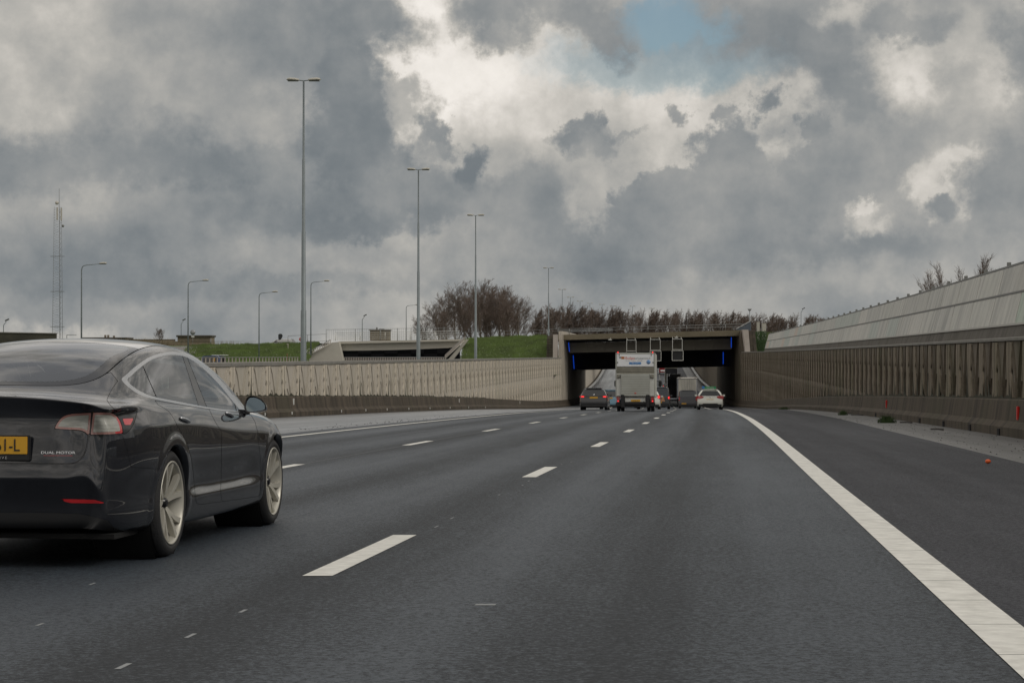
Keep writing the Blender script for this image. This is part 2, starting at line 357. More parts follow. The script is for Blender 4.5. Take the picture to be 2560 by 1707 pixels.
M_wet = asphalt('wet_apron', (.07, .075, .082), (.22, .232, .245), 0, .38, .6, 1.4)
M_wetr = asphalt('right_apron_silt', (.05, .05, .05), (.15, .148, .143), 0, .5, .5, 3.0)

WR = lambda d: float(np.interp(d, [0, 150, 206, 240, 302, 340, 600, 700], [8.65, 8.7, 8.9, 7.5, 7.4, 9.2, 9.2, 9.2]))     # right wall
WL = lambda d: float(np.interp(d, [0, 60, 120, 205, 240, 302, 340, 600, 700], [-14.8, -14.8, -14.4, -14.2, -12.9, -12.6, -14.6, -14.6, -14.6]))
road = uv_strip('road', -28, 700, 4, [-8.1, -6, -4, -2, 0, 2, 3.4], 0, M_road, kind='structure')
uv_strip('hard_shoulder', -28, 700, 4, [3.4, 5, lambda d: float(np.interp(d, [0, 50, 110, 150, 420], [6.6, 6.6, 7.2, 8.0, 6.8]))], 0, M_shoulder, kind='structure')
uv_strip('right_apron', -28, 700, 4, [lambda d: float(np.interp(d, [0, 50, 110, 150, 420], [6.6, 6.6, 7.2, 8.0, 6.8])), lambda d: WR(d) + .1], 0, M_wetr, kind='structure')
uv_strip('left_apron', -28, 700, 4, [lambda d: WL(d) - .1, -11, -8.1], 0, M_wet, kind='structure')

# ------------------------------------------------------------------ markings
M_mark = mat('marking_paint', (.74, .73, .68), .55, noise=.22, nscale=9, col2=(.52, .51, .47), bump=.15, bscale=140)
def mark_quad(mb, d0, d1, o0, o1, step=3.0, dz=.004):
    k = max(1, int(math.ceil((d1 - d0) / step))); vs = []; fs = []
    for i in range(k + 1):
        d = d0 + (d1 - d0) * i / k
        vs += [RP(d, o0, dz), RP(d, o1, dz)]
    for i in range(k): fs.append((2 * i, 2 * i + 1, 2 * i + 3, 2 * i + 2))
    mb.add(vs, fs)
def lane_dashes(off, start, end, wid=.15):
    d = start
    while d < end:
        mb = MB(); mark_quad(mb, d, d + 3.0, off - wid / 2, off + wid / 2); mb.build('lane_dash', M_mark, road); d += 12.0
lane_dashes(.0, 10.69 - 24, 560, .17)
lane_dashes(-3.60, 11.6 - 24, 560, .16)
d = -8.0
while d < 60:                              # right edge line: laid in one-metre pieces with fine joints
    mb = MB(); mark_quad(mb, d + .004, d + .964, 3.36, 3.60); mb.build('edge_line_piece', M_mark, road); d += .97
mb = MB(); mark_quad(mb, d, 700, 3.36, 3.60); mb.build('edge_line', M_mark, road)
mb = MB(); mark_quad(mb, -20, 700, -7.42, -7.24); mb.build('edge_line', M_mark, road)
mb = MB(); mark_quad(mb, -20, 400, -3.62, -3.58, dz=.002); mb.build('paving_seam', mat('seam_grey', (.075, .08, .085), .7), road)
# little pale glue spots between the dashes
M_spot = mat('stud_residue', (.24, .25, .255), .8)
mb = MB()
for i in range(-3, 9):
    for k in range(12):
        if rng.random() < .45: continue
        d = 13.9 + i * 12 + k * .95 - 8
        if d < 13 or d > 60 or abs(((d - 10.69) % 12) - 1.5) < 1.7: continue
        o = .10 + rng.uniform(-.03, .03); mark_quad(mb, d, d + rng.uniform(.10, .2), o - .007, o + .007, dz=.002)
for px, py, w_, l_ in ((1212, 1512, .05, .06), (92, 1563, .008, .09), (224, 1461, .007, .10), (600, 1530, .010, .12), (466, 1593, .010, .14), (294, 1671, .012, .15)):
    d = 4986 / (py - 973.0); o = (px - 1280) / F * d - lx(d); mark_quad(mb, d, d + l_, o - w_, o + w_, dz=.002)
mb.build('stud_residue', M_spot, road, kind='stuff')

# ------------------------------------------------------------------ retaining walls
def wall_mat(name, base, dark, moss, streak=1.0):
    m = bpy.data.materials.new(name); m.use_nodes = True; t, n, l, b = nodes_for(m)
    geo = n.new('ShaderNodeNewGeometry'); sx = n.new('ShaderNodeSeparateXYZ'); l.new(geo.outputs['Position'], sx.inputs[0])
    def nz(sc, det, rg, scale):
        mp = n.new('ShaderNodeMapping'); mp.inputs['Scale'].default_value = scale; l.new(geo.outputs['Position'], mp.inputs[0])
        x = n.new('ShaderNodeTexNoise'); x.inputs['Scale'].default_value = sc; x.inputs['Detail'].default_value = det; x.inputs['Roughness'].default_value = rg
        l.new(mp.outputs[0], x.inputs['Vector']); return x.outputs[0]
    def mixc(f, a, bb):
        x = n.new('ShaderNodeMix'); x.data_type = 'RGBA'; l.new(f, x.inputs[0])
        for i, v in ((6, a), (7, bb)):
            if isinstance(v, tuple): x.inputs[i].default_value = (*v, 1)
            else: l.new(v, x.inputs[i])
        return x.outputs[2]
    def rng_(f, a, bb, lo=0, hi=1):
        x = n.new('ShaderNodeMapRange'); l.new(f, x.inputs[0]); x.inputs[1].default_value = a; x.inputs[2].default_value = bb; x.inputs[3].default_value = lo; x.inputs[4].default_value = hi; return x.outputs[0]
    s1 = nz(1, 6, .65, (.2, 2.4, .35)); s2 = nz(1, 5, .6, (.2, .35, .25)); s3 = nz(9, 6, .7, (1, 1, 1))
    c = mixc(rng_(s1, .42, .68, 0, .75 * streak), base, dark)
    c = mixc(rng_(s2, .5, .75, 0, .55 * streak), c, moss)
    c = mixc(rng_(s3, .45, .8, 0, .35), c, dark)
    l.new(c, b.inputs['Base Color']); b.inputs['Roughness'].default_value = .85; b.inputs['Specular IOR Level'].default_value = .25
    bp = n.new('ShaderNodeBump'); bp.inputs['Strength'].default_value = .5; bp.inputs['Distance'].default_value = .02; l.new(s3, bp.inputs['Height']); l.new(bp.outputs[0], b.inputs['Normal'])
    return m
M_wl = wall_mat('pale_relief_concrete', (.50, .455, .39), (.34, .31, .26), (.38, .36, .29), 1.0)
M_wr = wall_mat('stained_relief_concrete', (.165, .14, .11), (.075, .062, .045), (.085, .09, .045), 1.35)
M_pierL = wall_mat('pale_pier_concrete', (.58, .52, .43), (.46, .41, .33), (.44, .41, .32), .6); M_pierR = wall_mat('right_pier_concrete', (.26, .22, .17), (.13, .11, .08), (.13, .13, .07), 1.2)
M_cap = wall_mat('grey_coping_concrete', (.24, .23, .21), (.15, .145, .13), (.17, .17, .13), .7)
M_pl = wall_mat('brown_barrier_concrete', (.100, .080, .060), (.040, .034, .026), (.058, .056, .034), 1.5)
M_dirt = mat('drip_stain', (.075, .07, .055), .9)
M_relief = wall_mat('relief_in_pale_concrete', (.44, .40, .335), (.29, .26, .215), (.34, .315, .24), 1)
M_relief_r = wall_mat('relief_in_stained_concrete', (.155, .13, .10), (.06, .05, .036), (.07, .07, .036), 1.2)

def panel_mesh(name, Lp, H, m, mrel, side, mpier):
    """Cast relief panel, local x along the wall, local y outwards to the road, z downwards from 0 to -H: fan of reeds between raised piers."""
    mb = MB(); t = .14
    mb.box(.026, Lp - .026, -t, 0, -H, 0); mb.box(-.05, .05, -t, -.05, -H, -.01)
    a = mb.mesh(name, m)
    rb = MB(); r = random.Random(3)
    pm = MB()
    for sgn, xe in ((1, .028), (-1, Lp - .028)):      # half piers with wavy cast edges either side of the joint
        base_w = .24 if side < 0 else .34; ws = [(-.02 - q * .18, base_w + .075 * math.sin(q * .9 + (0 if sgn > 0 else 1.3)) + .03 * math.sin(q * 2.7)) for q in range(int(H / .18))]
        vs = []; fs = []
        for z, w_ in ws: vs += [(xe, .04, z), (xe + sgn * (w_ - .03), .04, z), (xe + sgn * w_, .002, z)]
        for q in range(len(ws) - 1): o = q * 3; fs += [(o, o + 1, o + 4, o + 3), (o + 1, o + 2, o + 5, o + 4)]
        pm.add(vs, fs)
    pr_ = pm.mesh('pier', mpier)
    rows = int(H / 2.3) + 1
    for row in range(rows):
        zb = -2.15 - row * 2.3
        if zb < -H: break
        cx_ = Lp / 2; wq = Lp / 2 - .42
        strokes = [(cx_ - wq, zb + 2.12, cx_ - .10, zb + .75, .030), (cx_ - wq * .72, zb + 2.2, cx_ - .04, zb + 1.05, .022), (cx_ + wq, zb + 2.1, cx_ + .12, zb + .8, .022),
                   (cx_ - wq * .8, zb + 1.25, cx_ - .10, zb + .12, .026), (cx_ - wq * .28, zb + 1.3, cx_ - .03, zb + .10, .026), (cx_ + wq * .3, zb + 1.3, cx_ + .03, zb + .10, .022), (cx_ + wq * .8, zb + 1.2, cx_ + .10, zb + .12, .024)]
        for xa, za, xb, zb2, wd in strokes:       # cast reed leaves, drooping outwards
            vs = []; fs = []
            for q in range(6):
                s_ = q / 5; x = xa + (xb - xa) * s_ ** .7; z = za + (zb2 - za) * s_; w = wd * (.35 + .65 * math.sin(math.pi * min(1, s_ * .9 + .05)))
                vs += [(x - w, .003, z), (x - w * .3, .035, z), (x + w, .003, z)]
            for q in range(5):
                o = q * 3; fs += [(o, o + 1, o + 4, o + 3), (o + 1, o + 2, o + 5, o + 4)]
            rb.add(vs, fs)
        for sx_ in (.30, Lp - .30):                # small leaf knots beside each pier
            for q in range(4):
                z = zb + .45 + q * .46
                for sg in (-1, 1): rb.add([(sx_, .003, z), (sx_ + sg * .07, .03, z + .09), (sx_ + sg * .02, .03, z + .17), (sx_, .003, z + .1)], [(0, 1, 2, 3)])
    return a, rb.mesh('relief', mrel), pr_

def wall(name, offs, Lp, capz, m, mrel, mcap, label, side, d_near, d_far, Hp, caph):
    root = thing(name, label, 'retaining wall')
    pan, rel, pie = panel_mesh('relief_panel', Lp, Hp, m, mrel, side, M_pierL if side < 0 else M_pierR)
    d = d_near; inset = .42
    while d < d_far:
        p0 = Vector((lx(d) + offs(d) + side * inset, d, 0)); 
        # next joint at panel length along the wall
        d2 = d + Lp * .994; p1 = Vector((lx(d2) + offs(d2) + side * inset, d2, 0)); dr = (p1 - p0)
        d2 = d + (d2 - d) * Lp / dr.length; p1 = Vector((lx(d2) + offs(d2) + side * inset, d2, 0)); dr = p1 - p0
        ang = math.atan2(dr.y, dr.x)
        if side > 0: loc = Vector((p1.x, p1.y, capz - .01)); rz = ang + math.pi
        else: loc = Vector((p0.x, p0.y, capz - .01)); rz = ang
        # local +y must point to the road: for side<0 road is at +X -> need rotation so that +y -> +X : local x along -dir
        if side > 0: loc = Vector((p0.x, p0.y, capz - .01)); rz = ang
        else: loc = Vector((p1.x, p1.y, capz - .01)); rz = ang + math.pi
        o = link('wall_panel', pan, root, loc, (0, 0, rz)); link('relief', rel, o); link('pier', pie, o)
        d = d2
    # coping and barrier foot (kerb-like plinth) swept along the line
    def sweep(nm, prof, m_, zfun, a=d_near, b=d_far, step=4.0, joint=0):
        segs = [(a, b)] if not joint else [(x, min(x + joint - .03, b)) for x in np.arange(a, b, joint)]
        for s0, s1 in segs:
            ds = list(np.arange(s0, s1, step)) + [s1]; vs = []; fs = []; n = len(prof)
            for dd_ in ds:
                for o_, z_ in prof: vs.append((lx(dd_) + offs(dd_) + side * o_, dd_, zfun(dd_) + z_))
            for i in range(len(ds) - 1):
                for k in range(n): k2 = (k + 1) % n; fs.append((i * n + k, i * n + k2, (i + 1) * n + k2, (i + 1) * n + k))
            fs += [tuple(range(n)), tuple((len(ds) - 1) * n + k for k in range(n))]
            MB().add(vs, fs).build(nm, m_, root)
    sweep('coping', [(.36, 0), (.36, caph - .02), (.38, caph), (.95, caph), (.95, 0)], mcap, lambda q: capz + .002, joint=12)
    sweep('barrier_foot', [(-.0, -.3), (-.0, .20), (.13, .34), (.20, .80), (.24, .83), (.415, .83), (.415, -.3)], M_pl, lz, joint=12 if side > 0 else 6)
    return root
wallL = wall('retaining_wall', WL, 2.7, .66, M_wl, M_relief, M_cap, 'long pale concrete retaining wall with reed relief, left of the road', -1, 20, 231, 6.9, .13)
wallR = wall('retaining_wall', WR, 2.35, 1.39, M_wr, M_relief_r, M_cap, 'long dark streaked concrete retaining wall with reed relief, right of the road', 1, 14, 231, 7.5, .08)
wallR.name = 'retaining_wall.001'
# dark moss and drip marks rising from the barrier foot, thin crusts on the wall face
M_mossc = mat('moss_crust', (.055, .055, .032), .95, noise=.5, nscale=6, col2=(.03, .03, .02))
for root_, offs_, side_, Lp_, a_, b_ in ((wallL, WL, -1, 2.7, 44, 150), (wallR, WR, 1, 2.35, 20, 120)):
    mb = MB(); d = a_
    while d < b_:
        near_joint = rng.random() < .8; w_ = rng.uniform(.05, .16) * (1.0 if side_ < 0 else 1.5); h_ = (rng.uniform(.08, .65) if rng.random() < .7 else rng.uniform(.6, 1.3)); yy = d + rng.uniform(-.12, .12)
        if side_ > 0: yy = d + rng.uniform(-1.1, 1.1)
        def wp(dy, z): dd2 = yy + dy; return Vector((lx(dd2) + offs_(dd2) + side_ * .372, dd2, lz(dd2) + .80 + z))
        pts = [wp(-w_ * 1.6, 0), wp(-w_ * .8, h_ * .25), wp(-w_ * .35, h_ * .6), wp(0, h_), wp(w_ * .35, h_ * .55), wp(w_ * .7, h_ * .22), wp(w_ * 1.7, 0)]
        mb.add(pts, [tuple(range(7))]); d += Lp_ if side_ < 0 else Lp_ * .45
    # continuous damp line on top of the foot
    for q in np.arange(a_, b_, .9):
        h_ = rng.uniform(.02, .14); yy = q
        def wp(dy, z): dd2 = yy + dy; return Vector((lx(dd2) + offs_(dd2) + side_ * .374, dd2, lz(dd2) + .80 + z))
        mb.add([wp(0, 0), wp(0, .03 + h_ * .5), wp(.3, .03 + h_), wp(.6, .03 + h_ * .4), wp(.92, .05), wp(.92, 0)], [tuple(range(6))])
    mb.build('moss_marks', M_mossc, root_, kind='stuff')
# beyond the underpass
for side, offs, cz in ((-1, WL, 1.0), (1, WR, 1.0)):
    root = thing('retaining_wall', 'plain concrete retaining wall rising beyond the underpass, on the %s' % ('left' if side < 0 else 'right'), 'retaining wall')
    for nm, prof, m_, zf in (('wall_face', [(.42, -9), (.42, .5), (.9, .5), (.9, -9)], M_wl if side < 0 else M_wr, lambda q: cz), ('barrier_foot', [(0, -.3), (.0, .2), (.15, .35), (.2, .85), (.418, .85), (.418, -.3)], M_pl, lz),
                             ('coping', [(.2, 0), (.2, .22), (1.0, .22), (1.0, 0)], M_cap, lambda q: cz + .502)):
        ds = list(np.arange(290, 700, 8)); vs = []; fs = []; n = len(prof)
        for dd_ in ds:
            for o_, z_ in prof: vs.append((lx(dd_) + offs(dd_) + side * o_, dd_, zf(dd_) + z_))
        for i in range(len(ds) - 1):
            for k in range(n): k2 = (k + 1) % n; fs.append((i * n + k, i * n + k2, (i + 1) * n + k2, (i + 1) * n + k))
        fs += [tuple(range(n)), tuple((len(ds) - 1) * n + k for k in range(n))]
        MB().add(vs, fs).build(nm, m_, root)
    # two pale guard rails climbing beside the road
    gm_ = mat('galvanised_rail', (.45, .46, .46), .4, .6)
    for q, o_ in enumerate((.02, .3)):
        mb = MB(); mb.tube([RP(x, offs(x) + side * (o_ - (.6 if side < 0 else .5)), .95) for x in range(285, 560, 12)], .13, 4); mb.build('guard_rail', gm_, root)

# drains, sticks, reflectors on the barrier feet
M_black = mat('black_void', (.006, .006, .007), .9)
M_refl_r = mat('red_reflector', (.55, .02, .015), .35); M_refl_w = mat('white_reflector', (.75, .75, .72), .35)
for i, d in enumerate((39.2, 43.3, 48.2, 53.8, 60.0, 76)):
    MB().box(-.035, .06, -.09, .09, .005, .16).build('drain_hole', M_black, wallR).location = RP(d, WR(d))
for px, py in ((2552, 1031), (2137.5, 1003.5)):
    d = 41.5 if px > 2500 else 73.0
    MB().bbox(-.03, .02, -.05, .05, 0, .30, .01).build('reflector', M_refl_r, wallR).location = RP(d, WR(d) + .14, .38)
for d in (62, 67, 71.5, 76, 86, 92, 98, 105, 113, 122, 132, 143):
    MB().bbox(-.02, .03, -.04, .04, 0, .11, .01).build('reflector', M_refl_w, wallL).location = RP(d, WL(d) - .0, .10)
for d in (77, 128, 175):
    MB().bbox(-.02, .03, -.06, .06, 0, .26, .01).build('reflector', M_refl_w, wallL).location = RP(d, WL(d) - .16, .48)
M_stick = mat('wet_wood', (.03, .025, .02), .7)
STK = ((2262, 1053, 60), (2340, 1068, 49), (2140, 1037, 82), (2110, 1035, 88))
for k_s, (px, py, dd_) in enumerate(STK):
    st = MB(); a = P(px - 12, py, dd_); b = P(px + 18, py - 1, dd_ - .6); zz = lz(dd_) + .03
    st.tube([(a.x, a.y, zz), ((a.x + b.x) / 2, (a.y + b.y) / 2, zz + .015), (b.x, b.y, zz + .01)], .022, 6)
    tag(st.build('stick', M_stick), ('dark broken stick beside the grass tuft at the right barrier', 'dark stick nearest the camera at the foot of the right barrier', 'dark stick between the two weed clumps at the right barrier', 'farthest dark stick lying at the right barrier')[k_s], 'stick', 'sticks at the foot of the right barrier')
# crumbs of dirt on the aprons
mb = MB()
for i in range(260):
    d = rng.uniform(24, 75); o = rng.uniform(6.7, 8.5); s_ = rng.uniform(.005, .018); p = RP(d, o, .004)
    mb.add([p + Vector((-s_, -s_, 0)), p + Vector((s_, -s_, 0)), p + Vector((s_, s_ * 1.5, 0)), p + Vector((0, 0, s_))], [(0, 1, 3), (1, 2, 3), (2, 0, 3)])
for i in range(160):
    d = rng.uniform(48, 85); o = -8.1 - abs(rng.gauss(0, .5)); s_ = rng.uniform(.006, .02); p = RP(d, o, .004)
    mb.add([p + Vector((-s_, -s_, 0)), p + Vector((s_, -s_, 0)), p + Vector((s_, s_ * 1.5, 0)), p + Vector((0, 0, s_))], [(0, 1, 3), (1, 2, 3), (2, 0, 3)])
tag(mb.build('road_grit', mat('grit', (.03, .028, .025), .9)), 'dark crumbs of dirt scattered on the wet aprons beside the road', 'grit', kind='stuff')
# orange ball on the shoulder
p_ = P(2469.5, 1159, 26.9)
bm = bmesh.new(); bmesh.ops.create_uvsphere(bm, u_segments=20, v_segments=12, radius=.036); bmesh.ops.scale(bm, vec=(1.15, .9, .85), verts=bm.verts)
me = bpy.data.meshes.new('orange_ball'); bm.to_mesh(me); bm.free(); me.materials.append(mat('orange_skin', (.75, .12, .02), .5, bump=.3, bscale=200)); me.polygons.foreach_set('use_smooth', [True] * len(me.polygons))
tag(link('orange_ball', me, None, (p_.x, p_.y, lz(p_.y) + .031)), 'small orange ball lying on the dark right shoulder', 'ball')
# weed tufts
M_grassblade = mat('weed_green', (.055, .10, .025), .7, noise=.5, nscale=3)
def tuft(px, d, w, h, n, label):
    mb = MB(); o = (px - 1280) / F * d - lx(d)
    for i in range(n):
        a = max(-w * .8, min(w * .8, rng.gauss(0, w * .35))); q = rng.gauss(0, .06); p = RP(d + q, o + 0, .0) + Vector((a, 0, 0)); hh = h * rng.uniform(.5, 1) * math.exp(-(a / w) ** 2); lean = rng.gauss(0, .5) * hh
        wd = .008; t_ = p + Vector((lean, rng.gauss(0, .1), hh)); m1 = p + Vector((lean * .35, 0, hh * .65))
        mb.add([p + Vector((-wd, 0, 0)), p + Vector((wd, 0, 0)), m1 + Vector((wd * .8, 0, 0)), m1 - Vector((wd * .8, 0, 0)), t_], [(0, 1, 2, 3), (3, 2, 4)])
    tag(mb.build('weed_tuft', M_grassblade), label, 'weed', 'weeds at the foot of the right barrier')
tuft(2217, 60.5, .36, .28, 260, 'biggest green grass tuft at the foot of the right barrier')
tuft(2107, 83, .26, .26, 150, 'middle-sized green weed at the right barrier, beyond the big tuft')
tuft(1960, 135, .5, .24, 120, 'farthest low green weeds at the right barrier near the underpass')

# ------------------------------------------------------------------ slanted panels above the right wall
M_sl = []
for c1_, c2_, c3_ in (((.54, .53, .48), (.30, .295, .275), (.44, .45, .40)), ((.50, .49, .45), (.27, .27, .25), (.46, .44, .38)), ((.57, .55, .50), (.35, .34, .31), (.46, .47, .43)), ((.46, .48, .44), (.28, .31, .28), (.38, .43, .38)), ((.54, .44, .36), (.38, .34, .30), (.50, .46, .40)), ((.44, .50, .42), (.22, .28, .22), (.55, .50, .44))):
    m = wall_mat('weathered_panel', c1_, c2_, c3_, 1.25); m.node_tree.nodes['Principled BSDF'].inputs['Roughness'].default_value = .5; M_sl.append(m)
M_band = wall_mat('dark_band_concrete', (.13, .12, .105), (.06, .054, .045), (.09, .085, .05), 1)
root = thing('parapet_screen', 'tilted pale grey parapet of two rows of stained panels above the right wall', 'parapet')
M_trim = mat('panel_trim', (.20, .20, .19), .5, .3); M_light_trim = mat('pale_trim', (.48, .47, .43), .5)
scr = lambda d, o, z: Vector((lx(d) + WR(d) + o, d, z))
zc = 1.47; d = 20.0; i = 0; last = 205.0
def sect(d):    # (offset, z): band foot, band top, mid, top - leaning back
    return [(.62, zc + .004), (.72, zc + .31), (.95, zc + 1.10), (1.16, zc + 1.84)]
while d < last - 1:
    d2 = min(d + 4.25, last)
    for row in range(3):
        (o0, z0), (o1, z1) = sect(d)[row], sect(d)[row + 1]
        g0 = .035; j = .0
        if row == 2: z0 += .05; o0 += .015
        if row == 1: z1 -= .0
        slope = (o1 - o0) / (z1 - z0)
        if row == 0: da, db = d, d2
        else: da, db = d + g0, d2 - g0
        # raked ends: panels lean along the wall as in the photo
        rk = .18 * (z1 - z0) / .7 * 1.5 if row else 0
        A = scr(da - rk * 0, o0, z0); B = scr(db, o0, z0); Cc = scr(db + rk, o1, z1); D = scr(da + rk, o1, z1); nrm = Vector((.06, 0, 0))
        mm = M_band if row == 0 else (M_sl[5] if (row == 1 and i in (4, 5)) else rng.choice(M_sl[:3] + ([M_sl[3]] if i > 12 else []) + ([M_sl[4]] if i > 16 and rng.random() < .35 else [])))
        tk = .0 if row == 0 else .03
        A, B, Cc, D = [q - Vector((tk, 0, 0)) for q in (A, B, Cc, D)]
        MB().add([A, B, Cc, D, A + nrm, B + nrm, Cc + nrm, D + nrm], [(0, 1, 2, 3), (4, 5, 6, 7), (0, 1, 5, 4), (1, 2, 6, 5), (2, 3, 7, 6), (3, 0, 4, 7)]).build('base_band' if row == 0 else 'panel', mm, root)
    bk = [scr(d, .73 + .09, zc + .2), scr(d2, .73 + .09, zc + .2), scr(d2 + .4, 1.16 + .08, zc + 1.83), scr(d + .4, 1.16 + .08, zc + 1.83)]; MB().add(bk, [(0, 1, 2, 3)]).build('backing', M_trim, root)
    if d > 30:
        t_ = scr(d, 1.22, zc + 1.88); po = MB().box(-.045, .045, -.05, .05, -.1, .13).build('post', M_trim, root); po.location = t_
    d = d2; i += 1
for o_, z_, w_, mm in ((.70, zc + .31, .05, M_light_trim), (.925, zc + 1.115, .045, M_trim), (1.15, zc + 1.86, .05, M_trim)):
    for a in np.arange(20, last, 17):
        b = min(a + 16.97, last); pts = [scr(x, o_ - .02, z_ - .01) for x in (a, (a + b) / 2, b)]
        vs = []; fs = []
        for q in pts: vs += [q, q + Vector((.12, 0, 0)), q + Vector((.12, 0, w_)), q + Vector((0, 0, w_))]
        for k in range(2):
            for e in range(4): fs.append((k * 4 + e, k * 4 + (e + 1) % 4, k * 4 + 4 + (e + 1) % 4, k * 4 + 4 + e))
        fs += [(0, 1, 2, 3), (8, 9, 10, 11)]
        MB().add(vs, fs).build('rail_strip', mm, root)
# solid back so the screen reads as a bank of earth behind
# ------------------------------------------------------------------ land
M_grass = mat('mown_grass', (.105, .145, .05), .9, noise=.6, nscale=.35, col2=(.065, .09, .035), bump=.8, bscale=9)
M_field = mat('field', (.05, .07, .03), .95)
M_path = mat('pale_path_asphalt', (.20, .19, .18), .8, noise=.3, nscale=2)
def sheet(name, rows, m, kind='structure', smooth=True):
    n = len(rows[0]); vs = [v for r_ in rows for v in r_]; fs = [(i * n + k, i * n + k + 1, (i + 1) * n + k + 1, (i + 1) * n + k) for i in range(len(rows) - 1) for k in range(n - 1)]
    me = bpy.data.meshes.new(name); me.from_pydata(vs, [], fs); me.materials.append(m); me.polygons.foreach_set('use_smooth', [smooth] * len(fs))
    o = link(name, me); o['kind'] = kind; return o
GZ = -1.2
ds = list(range(-28, 700, 8)) + [700]
sheet('ground', [[(-900, d_, GZ), (-60, d_, GZ), (lx(d_) + WL(d_) - .9, d_, GZ)] for d_ in ds if d_ < 230] , M_field)
sheet('ground', [[(-900, d_, GZ), (-60, d_, GZ), (lx(d_) + WL(d_) - .85, d_, GZ)] for d_ in ds if d_ > 300], M_field)
sheet('ground', [[(lx(d_) + WR(d_) + .85, d_, 1.4), (lx(d_) + WR(d_) + 1.25, d_, 1.38), (lx(d_) + WR(d_) + 9, d_, .6), (900, d_, .6)] for d_ in ds if d_ < 230], M_field)
sheet('ground', [[(lx(d_) + WR(d_) + .85, d_, 1.4), (lx(d_) + WR(d_) + 20, d_, GZ), (900, d_, GZ)] for d_ in ds if d_ > 300], M_field)
sheet('ground', [[(-3000, 700, GZ), (3000, 700, GZ)], [(-3000, 5500, 0), (3000, 5500, 0)]], M_field)

# embankment left of the underpass: height of its crest by photo column
CR = [(-2600, 1.6), (-400, 2.2), (440, 2.3), (560, 2.35), (650, 2.42), (755, 2.6), (840, 2.75), (990, 2.75), (1130, 3.0), (1180, 3.15), (1270, 3.4), (1372, 3.55), (1400, 3.6)]
def crest(px): return float(np.interp(px, [c[0] for c in CR], [c[1] for c in CR]))
def hill_z(x, d, px):
    t = min(1, max(0, (d - 226) / 24.0)); t = t * t * (3 - 2 * t) * .75 + t * .25
    return GZ + (crest(px) - GZ) * t + .12 * math.sin(x * .7 + d * .35) * t * (1 - t) * 4 * .4 + .05 * math.sin(x * 2.3)
def hill(name, pxs, label):
    rows = []
    for d_ in [220, 226, 229, 232, 235, 238, 241, 244, 247, 250, 254, 262, 275, 302]:
        row = []
        for px in pxs:
            x = (px - 1280) / F * 250; row.append((x, d_, hill_z(x, d_, px)))
        rows.append(row)
    o = sheet(name, rows, M_grass); return o
hl = hill('embankment', list(np.arange(-2600, 500, 150)) + list(np.arange(500, 771, 15)), '')
hr = hill('embankment', list(np.arange(1172, 1381, 13)), '')
hb = sheet('embankment', [[((px - 1280) / F * 250, d_, crest(px)) for px in (770, 900, 1040, 1180)] for d_ in (252, 302)], M_grass)
# grass blades along the slope
def blades(name, pxs0, pxs1, n, label, parentkind='stuff'):
    mb = MB()
    for i in range(n):
        px = rng.uniform(pxs0, pxs1); d_ = rng.uniform(231, 250.5); x = (px - 1280) / F * 250; z = hill_z(x, d_, px); h = rng.uniform(.12, .34); w = rng.uniform(.03, .08); l_ = rng.gauss(0, .12)
        mb.add([(x - w, d_, z - .03), (x + w, d_ + .02, z - .03), (x + l_, d_ - .05, z + h)], [(0, 1, 2)])
    o = mb.build(name, rng.choice([M_grassblade]), None); tag(o, label, 'grass', kind='stuff')
M_blade2 = mat('slope_grass', (.18, .26, .07), .8, noise=.6, nscale=.5, col2=(.10, .13, .05))
M_grassblade_keep = M_grassblade; M_grassblade = M_blade2
blades('slope_grass', 480, 800, 14000, 'short green grass on the slope left of the pale bridge'); blades('slope_grass', 1160, 1368, 11000, 'short green grass on the slope between the pale bridge and the underpass')
M_grassblade = M_grassblade_keep
# path climbing over the left embankment
rows = []
for px, y0, y1 in ((300, 893, 872), (430, 888, 868.5), (490, 884, 867.5), (530, 872.5, 865), (577, 866.5, 864), (640, 863.2, 862)):
    row = []
    for yy in (y0, y1):
        # find the spot on the slope that this photo line meets
        best = None
        for d_ in np.arange(228, 262, .25):
            x = (px - 1280) / F * d_; z = hill_z(x, d_, px); yp = HOR - (z - EYE) / d_ * F
            if best is None or abs(yp - yy) < best[0]: best = (abs(yp - yy), x, d_, z)
        row.append((best[1], best[2], best[3] + .10))
    rows.append(row)
sheet('path', rows, M_path)

# ------------------------------------------------------------------ underpass for the road
M_con = wall_mat('grey_deck_concrete', (.20, .185, .16), (.10, .092, .078), (.14, .14, .10), 1)
M_fas = wall_mat('ochre_fascia_concrete', (.20, .17, .12), (.11, .095, .065), (.14, .13, .08), 1)
M_pier = mat('pale_pier_concrete', (.48, .43, .39), .8, noise=.2, nscale=1.2, col2=(.40, .35, .31))
M_brick = mat('dark_brick', (.13, .105, .085), .9, noise=.5, nscale=1.5, col2=(.06, .05, .042))
M_soff = mat('soffit_shade_tone', (.045, .047, .052), .9)  # near-black tone paints in the shade under the deck
M_blue = mat('blue_light_strip', (.02, .08, .6), .4, emis=(.01, .10, .9), es=.36)
up_ = thing('underpass', 'wide concrete road underpass with grey beam, ochre deck edge and dark opening', 'underpass', (0, 0, 0))
def Q(px, py, d): return P(px, py, d)
DL, DR = 238.0, 236.0
def beam(name, tl, tr, bl, br, d, dep, m, pr=None):      # four corners in photo pixels, at distance d, depth dep
    A = [Q(*bl, d), Q(*br, d), Q(*tr, d), Q(*tl, d)]; Bk = [a + Vector((0, dep, 0)) for a in A]
    return MB().add(A + Bk, [(0, 1, 2, 3), (7, 6, 5, 4), (0, 4, 5, 1), (1, 5, 6, 2), (2, 6, 7, 3), (3, 7, 4, 0)]).build(name, m, pr or up_)
beam('deck_edge', (1395, 837), (1858, 825), (1395, 850), (1858, 839), 234, 3.0, M_fas)
